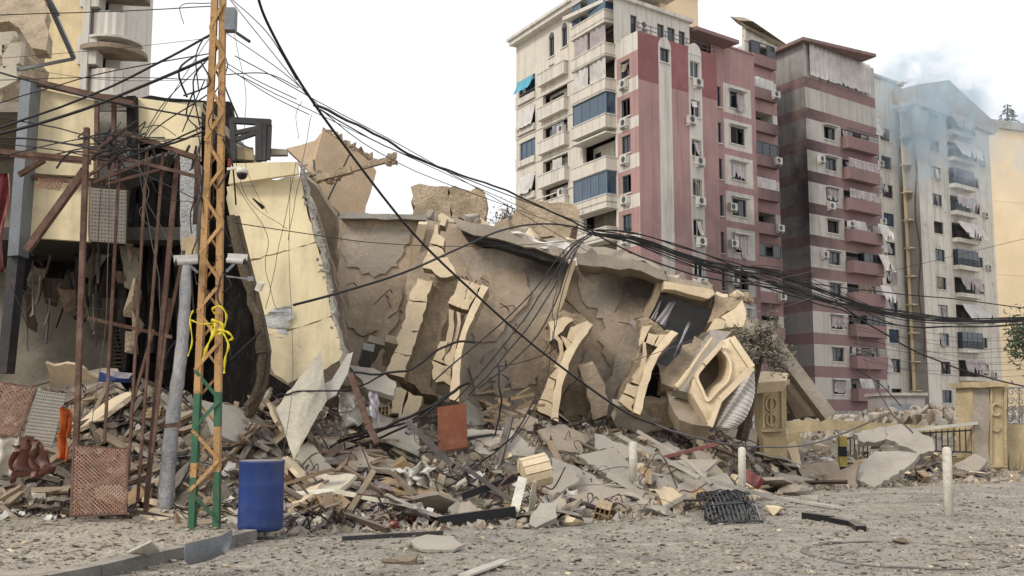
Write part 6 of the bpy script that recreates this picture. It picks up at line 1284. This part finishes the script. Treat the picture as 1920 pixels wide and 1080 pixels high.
G2 = 'cables running from the lattice pole to the high knot'
for a, b, c in (((424, -10), (520, 110), (590, 196)), ((424, 62), (530, 135), (600, 200)), ((424, 140), (500, 138), (560, 165)), ((424, 125), (500, 175), (580, 215)), ((424, -10), (500, 60), (556, 150)), ((424, 118), (480, 150), (556, 186))):
    cable([(*a, 12.8), (*b, 12.4), (*c, 12.3)], .012, 'black cable running from the lattice pole to the high knot', G2)
cable([(550, 572, 14.5), (640, 548, 15), (760, 510, 16), (860, 466, 17.5), (940, 432, 19), (1010, 420, 20.5), (1070, 424, 21.5), (1112, 438, 22)], .03, 'thick black cable end hanging before the yellow wall and rising to the knot')
cable([(440, 418, 13), (560, 436, 14), (700, 455, 16), (860, 462, 18), (1000, 458, 20), (1100, 448, 22)], .013, 'thin cable crossing the leaning wall to the knot over the arches')
G3 = 'cables fanning down from the knot over the arches'
for i, (m1, m2, e) in enumerate((((1060, 470), (960, 590), (812, 712)), ((1068, 470), (980, 600), (856, 752)), ((1072, 475), (1000, 600), (880, 740)), ((1076, 475), (1020, 610), (900, 730)), ((1062, 480), (1040, 560), (1036, 600)), ((1080, 470), (1052, 560), (1040, 620)), ((1040, 600), (1030, 660), (930, 690)), ((1038, 620), (1020, 730), (960, 830)))):
    pts = [(1112, 438, 22), (*m1, 20.6), (*m2, 18.8), (*e, 17)] if i < 6 else [(*m1, 19), (*m2, 18), (*e, 16.5)]
    cable(pts, .022 if i < 4 else .016, 'black cable fanning down from the knot over the fallen arches', G3, wob=.06)
G4 = 'thick bundle of cables running from the knot past the towers'
for i in range(16):
    o = rnd.gauss(0, 10); o2 = rnd.gauss(0, 12); o3 = rnd.gauss(0, 9)
    cable([(1108+rnd.uniform(-8, 8), 436+rnd.uniform(-6, 6), 22), (1190, 448+o*.7, 22.6), (1320, 492+o, 23.5), (1450, 523+o2, 24.5), (1560, 560+o2*.8, 25.5), (1680, 590+o3, 26.5), (1800, 602+o3*.6, 27.5), (1960, 598+o3*.5, 29)], rnd.uniform(.013, .03), 'black cable in the thick bundle running from the knot past the towers', G4, wob=.05)
cable([(1115, 438, 22), (1200, 480, 22), (1320, 520, 22.5), (1450, 540, 23), (1560, 565, 23.5), (1640, 615, 24), (1720, 660, 24.5), (1830, 702, 25), (1960, 732, 26)], .03, 'thick black cable dropping from the bundle to the tall gate pillar', wob=.03)
cable([(1500, 530, 24), (1660, 548, 25), (1800, 562, 26), (1960, 584, 27)], .022, 'black cable running above the thick bundle before the white towers', wob=.03)
cable([(1620, 520, 24), (1780, 482, 26), (1960, 438, 28)], .012, 'thin wire climbing across the smoke to the golden tower')
cable([(1330, 545, 22), (1400, 530, 22.6), (1470, 520, 23), (1540, 505, 24)], .012, 'thin grey wire lifting away from the fallen roof beam', mat='cable_grey')
cable([(1145, 690, 17.5), (1250, 655, 19), (1400, 600, 22), (1560, 545, 25)], .011, 'thin grey wire crossing before the third arch towards the towers', mat='cable_grey')
G5 = 'slack wires before the foot of the white towers'
for i in range(9): y = 612+i*10; cable([(1570+i*6, y-18, 34), (1700, y+6+rnd.uniform(-8, 8), 36), (1830, y+16+rnd.uniform(-8, 8), 38), (1960, y+10, 40)], .012, 'slack thin wire hanging before the foot of the white towers', G5)
cable([(1595, 570, 26), (1610, 640, 26), (1640, 720, 26), (1672, 775, 26)], .02, 'grey wire dropping from the bundle to the fallen tent of wire', mat='cable_grey'); cable([(1600, 690, 27), (1650, 720, 27), (1690, 762, 27)], .02, 'dark wire slanting down beside the ruined ground storey')
cable([(1669, 774, 23), (1700, 800, 23), (1712, 812, 23)], .03, 'short grey cable end dropping over the stacked slabs', mat='cable_grey'); cable([(1765, 850, 15.7), (1720, 882, 18), (1680, 902, 20)], .016, 'light rope slanting from the far bollard to the large smooth slab', mat='cable_grey'); cable([(1400, 842, 17), (1424, 866, 18.5), (1450, 884, 20)], .016, 'short grey rope hanging from the middle bollard', mat='cable_grey')
G6 = 'cables running from the lattice pole out over the shop'
for a, b, c, r in (((-20, 28), (180, 22), (402, 12), .012), ((-20, 245), (180, 175), (402, 62), .026), ((-20, 256), (160, 205), (402, 104), .034), ((-20, 200), (180, 140), (402, 98), .014), ((-20, 130), (160, 180), (402, 226), .02), ((-20, 218), (100, 238), (190, 264), .018), ((-20, 258), (80, 262), (200, 284), .022), ((-20, 300), (120, 266), (260, 250), .014), ((-20, 150), (200, 145), (402, 150), .01), ((-20, 110), (180, 95), (402, 70), .006), ((60, 130), (200, 150), (402, 148), .006),
        ((402, 170), (300, 235), (275, 262), .016), ((402, 225), (330, 260), (225, 300), .02), ((402, 100), (310, 190), (268, 262), .012), ((402, 240), (300, 275), (230, 282), .024), ((-20, 265), (200, 300), (370, 375), .014), ((380, 255), (290, 262), (180, 250), .012), ((402, 60), (360, 120), (270, 260), .008), ((345, 45), (340, 10), (402, 6), .01)):
    cable([(*a, 13.6), (*b, 13.6), (*c, 13.1)], r, f"{'thick' if r > .02 else 'thin' if r > .0085 else 'fine'} cable from the {'top' if c[1] < 75 else 'upper part' if c[1] < 160 else 'middle'} of the lattice pole {'past the steel post' if a[0] < 0 else 'across the yellow tower' if a[0] < 100 else 'to the tangled frame'}" if c[0] == 402 or a[0] < 0 else f"{'thick' if r > .02 else 'thin'} cable from the {'upper part' if a[1] < 160 else 'middle'} of the lattice pole to the {'bars' if c[0] > 250 else 'peak'} of the frame", G6, wob=.02)
G7 = 'loose wires dangling before the ruined shop and leaning wall'
for p in ([(205, 330), (198, 600), (170, 800), (150, 975)], [(190, 340), (180, 560), (186, 640)], [(260, 270), (268, 360), (310, 440), (330, 500)], [(255, 300), (280, 360), (262, 400), (300, 440)], [(262, 290), (300, 365), (365, 380)], [(285, 290), (272, 380), (298, 520), (300, 640)],
          [(545, 330), (543, 500), (548, 700), (530, 860)], [(555, 305), (520, 480), (498, 580)], [(440, 345), (500, 440), (498, 500), (515, 570), (524, 580)], [(440, 60), (460, 180), (458, 300), (500, 400)], [(565, 190), (556, 215), (560, 260)], [(585, 215), (560, 340), (540, 450)], [(440, 300), (470, 380), (540, 430)], [(20, 530), (50, 610), (52, 660)], [(40, 545), (140, 575), (205, 580)]):
    Y = 13.6 if p[0][0] > 430 else 14.4; cable([(*q, Y) for q in p], .007 if p[0][0] > 430 else .009, 'loose thin wire dangling before the shop and the leaning wall', G7, mat='cable' if len(p) % 2 else 'cable_grey', wob=.03)
m = MB(); m.tube([P(474, 372, 13.6), P(494, 390, 13.6)], [.01, .03], 6); solo(m, 'cable_joint', 'cable', 'black cable joint dangling before the leaning wall', 'cable joint')
m = MB(); m.tube([P(444, 62, 12.6), P(468, 78, 12.5)], .02, 6); solo(m, 'cable_joint', 'cable', 'black cable joint just off the lattice pole high up', 'cable joint')
m = MB()
for i in range(26): a = P(376+rnd.uniform(-14, 50), rnd.uniform(60, 520), 13.0+rnd.uniform(-.15, .5)); m.tube(smooth_path([a, a+V((rnd.gauss(0, .12), rnd.gauss(0, .1), -.3)), a+V((rnd.gauss(0, .15), 0, -.6+rnd.gauss(0, .2)))], 4), rnd.uniform(.006, .014), 4)
tag(m.obj('cable_tangle', 'cable', loc=P(390, 300, 13)), kind='stuff')
m = MB()
for i in range(30): a = P(225+rnd.gauss(0, 26), 268+rnd.gauss(0, 14), 14.6+rnd.uniform(-.1, .4)); m.tube(smooth_path([a, a+V((rnd.gauss(0, .3), rnd.gauss(0, .1), rnd.gauss(0, .15))), a+V((rnd.gauss(0, .3), 0, rnd.gauss(-.05, .15)))], 4), rnd.uniform(.006, .015), 4)
tag(m.obj('cable_tangle', 'cable', loc=P(225, 268, 14.6)), kind='stuff')
# cables lying over the heap
G8 = 'black cables lying across the rubble heap'
for p, r in (([(660, 700), (760, 695), (830, 650), (890, 640)], .03), ([(520, 740), (560, 735), (660, 728), (720, 700)], .022), ([(520, 930), (620, 850), (720, 800), (800, 765), (880, 715)], .04), ([(530, 900), (640, 860), (750, 805), (840, 745)], .03), ([(540, 865), (650, 842), (760, 790)], .03), ([(935, 685), (938, 760), (925, 830), (870, 900), (840, 925)], .025), ([(1000, 750), (960, 820), (900, 880), (860, 930)], .02), ([(300, 880), (340, 870), (300, 920), (360, 980), (420, 980)], .018), ([(700, 830), (780, 880), (860, 910), (950, 950)], .03), ([(545, 980), (640, 975), (700, 968)], .025), ([(250, 870), (330, 865), (390, 880), (440, 900)], .016), ([(290, 700), (330, 640), (400, 560)], .02), ([(430, 680), (490, 620)], .03)):
    q = []
    for i, (x, y) in enumerate(p): h = H(x, y); q.append(P(x, y, min(h.y-.15, 16.5)) if y < 830 else h+V((0, -.1, .1)))
    cable(q, r, 'black cable lying across the rubble heap between barrel and arches', G8, wob=.06)

# ------------------------------------------------------------------ smoke drifting before the gabled tower
def smoke(name, ctr, rad, dens, label):
    m = MB(); n1, n2 = 20, 12
    for j in range(n2+1):
        for i in range(n1):
            a, b = i*math.tau/n1, -math.pi/2+math.pi*j/n2; m.v.append(V((ctr.x+rad[0]*math.cos(a)*math.cos(b), ctr.y+rad[1]*math.sin(a)*math.cos(b), ctr.z+rad[2]*math.sin(b))))
    for j in range(n2):
        for i in range(n1): m.f.append((j*n1+i, j*n1+(i+1) % n1, (j+1)*n1+(i+1) % n1, (j+1)*n1+i)); m.m.append(0)
    mt = bpy.data.materials.new(name); mt.use_nodes = True; n = mt.node_tree.nodes; L = mt.node_tree.links; n.remove(n['Principled BSDF'])
    pv_ = n.new('ShaderNodeVolumePrincipled'); pv_.inputs['Color'].default_value = (.72, .88, 1, 1); pv_.inputs['Anisotropy'].default_value = .2
    tc = n.new('ShaderNodeTexCoord'); mp = n.new('ShaderNodeVectorMath'); mp.operation = 'DIVIDE'; mp.inputs[1].default_value = rad; L.new(tc.outputs['Object'], mp.inputs[0])
    ln = n.new('ShaderNodeVectorMath'); ln.operation = 'LENGTH'; L.new(mp.outputs[0], ln.inputs[0]); nz_ = n.new('ShaderNodeTexNoise'); nz_.inputs['Scale'].default_value = .34; nz_.inputs['Detail'].default_value = 8; nz_.inputs['Distortion'].default_value = 1.2; L.new(tc.outputs['Object'], nz_.inputs['Vector'])
    fo_ = n.new('ShaderNodeMapRange'); fo_.inputs[1].default_value = 1; fo_.inputs[2].default_value = .1; L.new(ln.outputs['Value'], fo_.inputs[0]); nr = n.new('ShaderNodeMapRange'); nr.inputs[1].default_value = .46; nr.inputs[2].default_value = .66; L.new(nz_.outputs['Fac'], nr.inputs[0])
    q = n.new('ShaderNodeMath'); q.operation = 'MULTIPLY'; L.new(fo_.outputs[0], q.inputs[0]); L.new(nr.outputs[0], q.inputs[1]); q2 = n.new('ShaderNodeMath'); q2.operation = 'MULTIPLY'; L.new(q.outputs[0], q2.inputs[0]); q2.inputs[1].default_value = dens
    L.new(q2.outputs[0], pv_.inputs['Density']); L.new(pv_.outputs[0], n['Material Output'].inputs['Volume']); MATS[name] = mt
    return tag(m.obj(name, name, None, ctr), label, 'smoke', kind='stuff')
smoke('smoke', P(1745, 215, 104), (7, 4, 9), 1.3, 'pale blue smoke drifting past the gabled tower')
smoke('smoke', P(1845, 260, 104), (10, 4, 10), .34, 'thin veil of smoke over the gable')
smoke('smoke', P(1715, 150, 106), (5, 3, 2.8), .45, 'wisp of smoke rising over the towers')
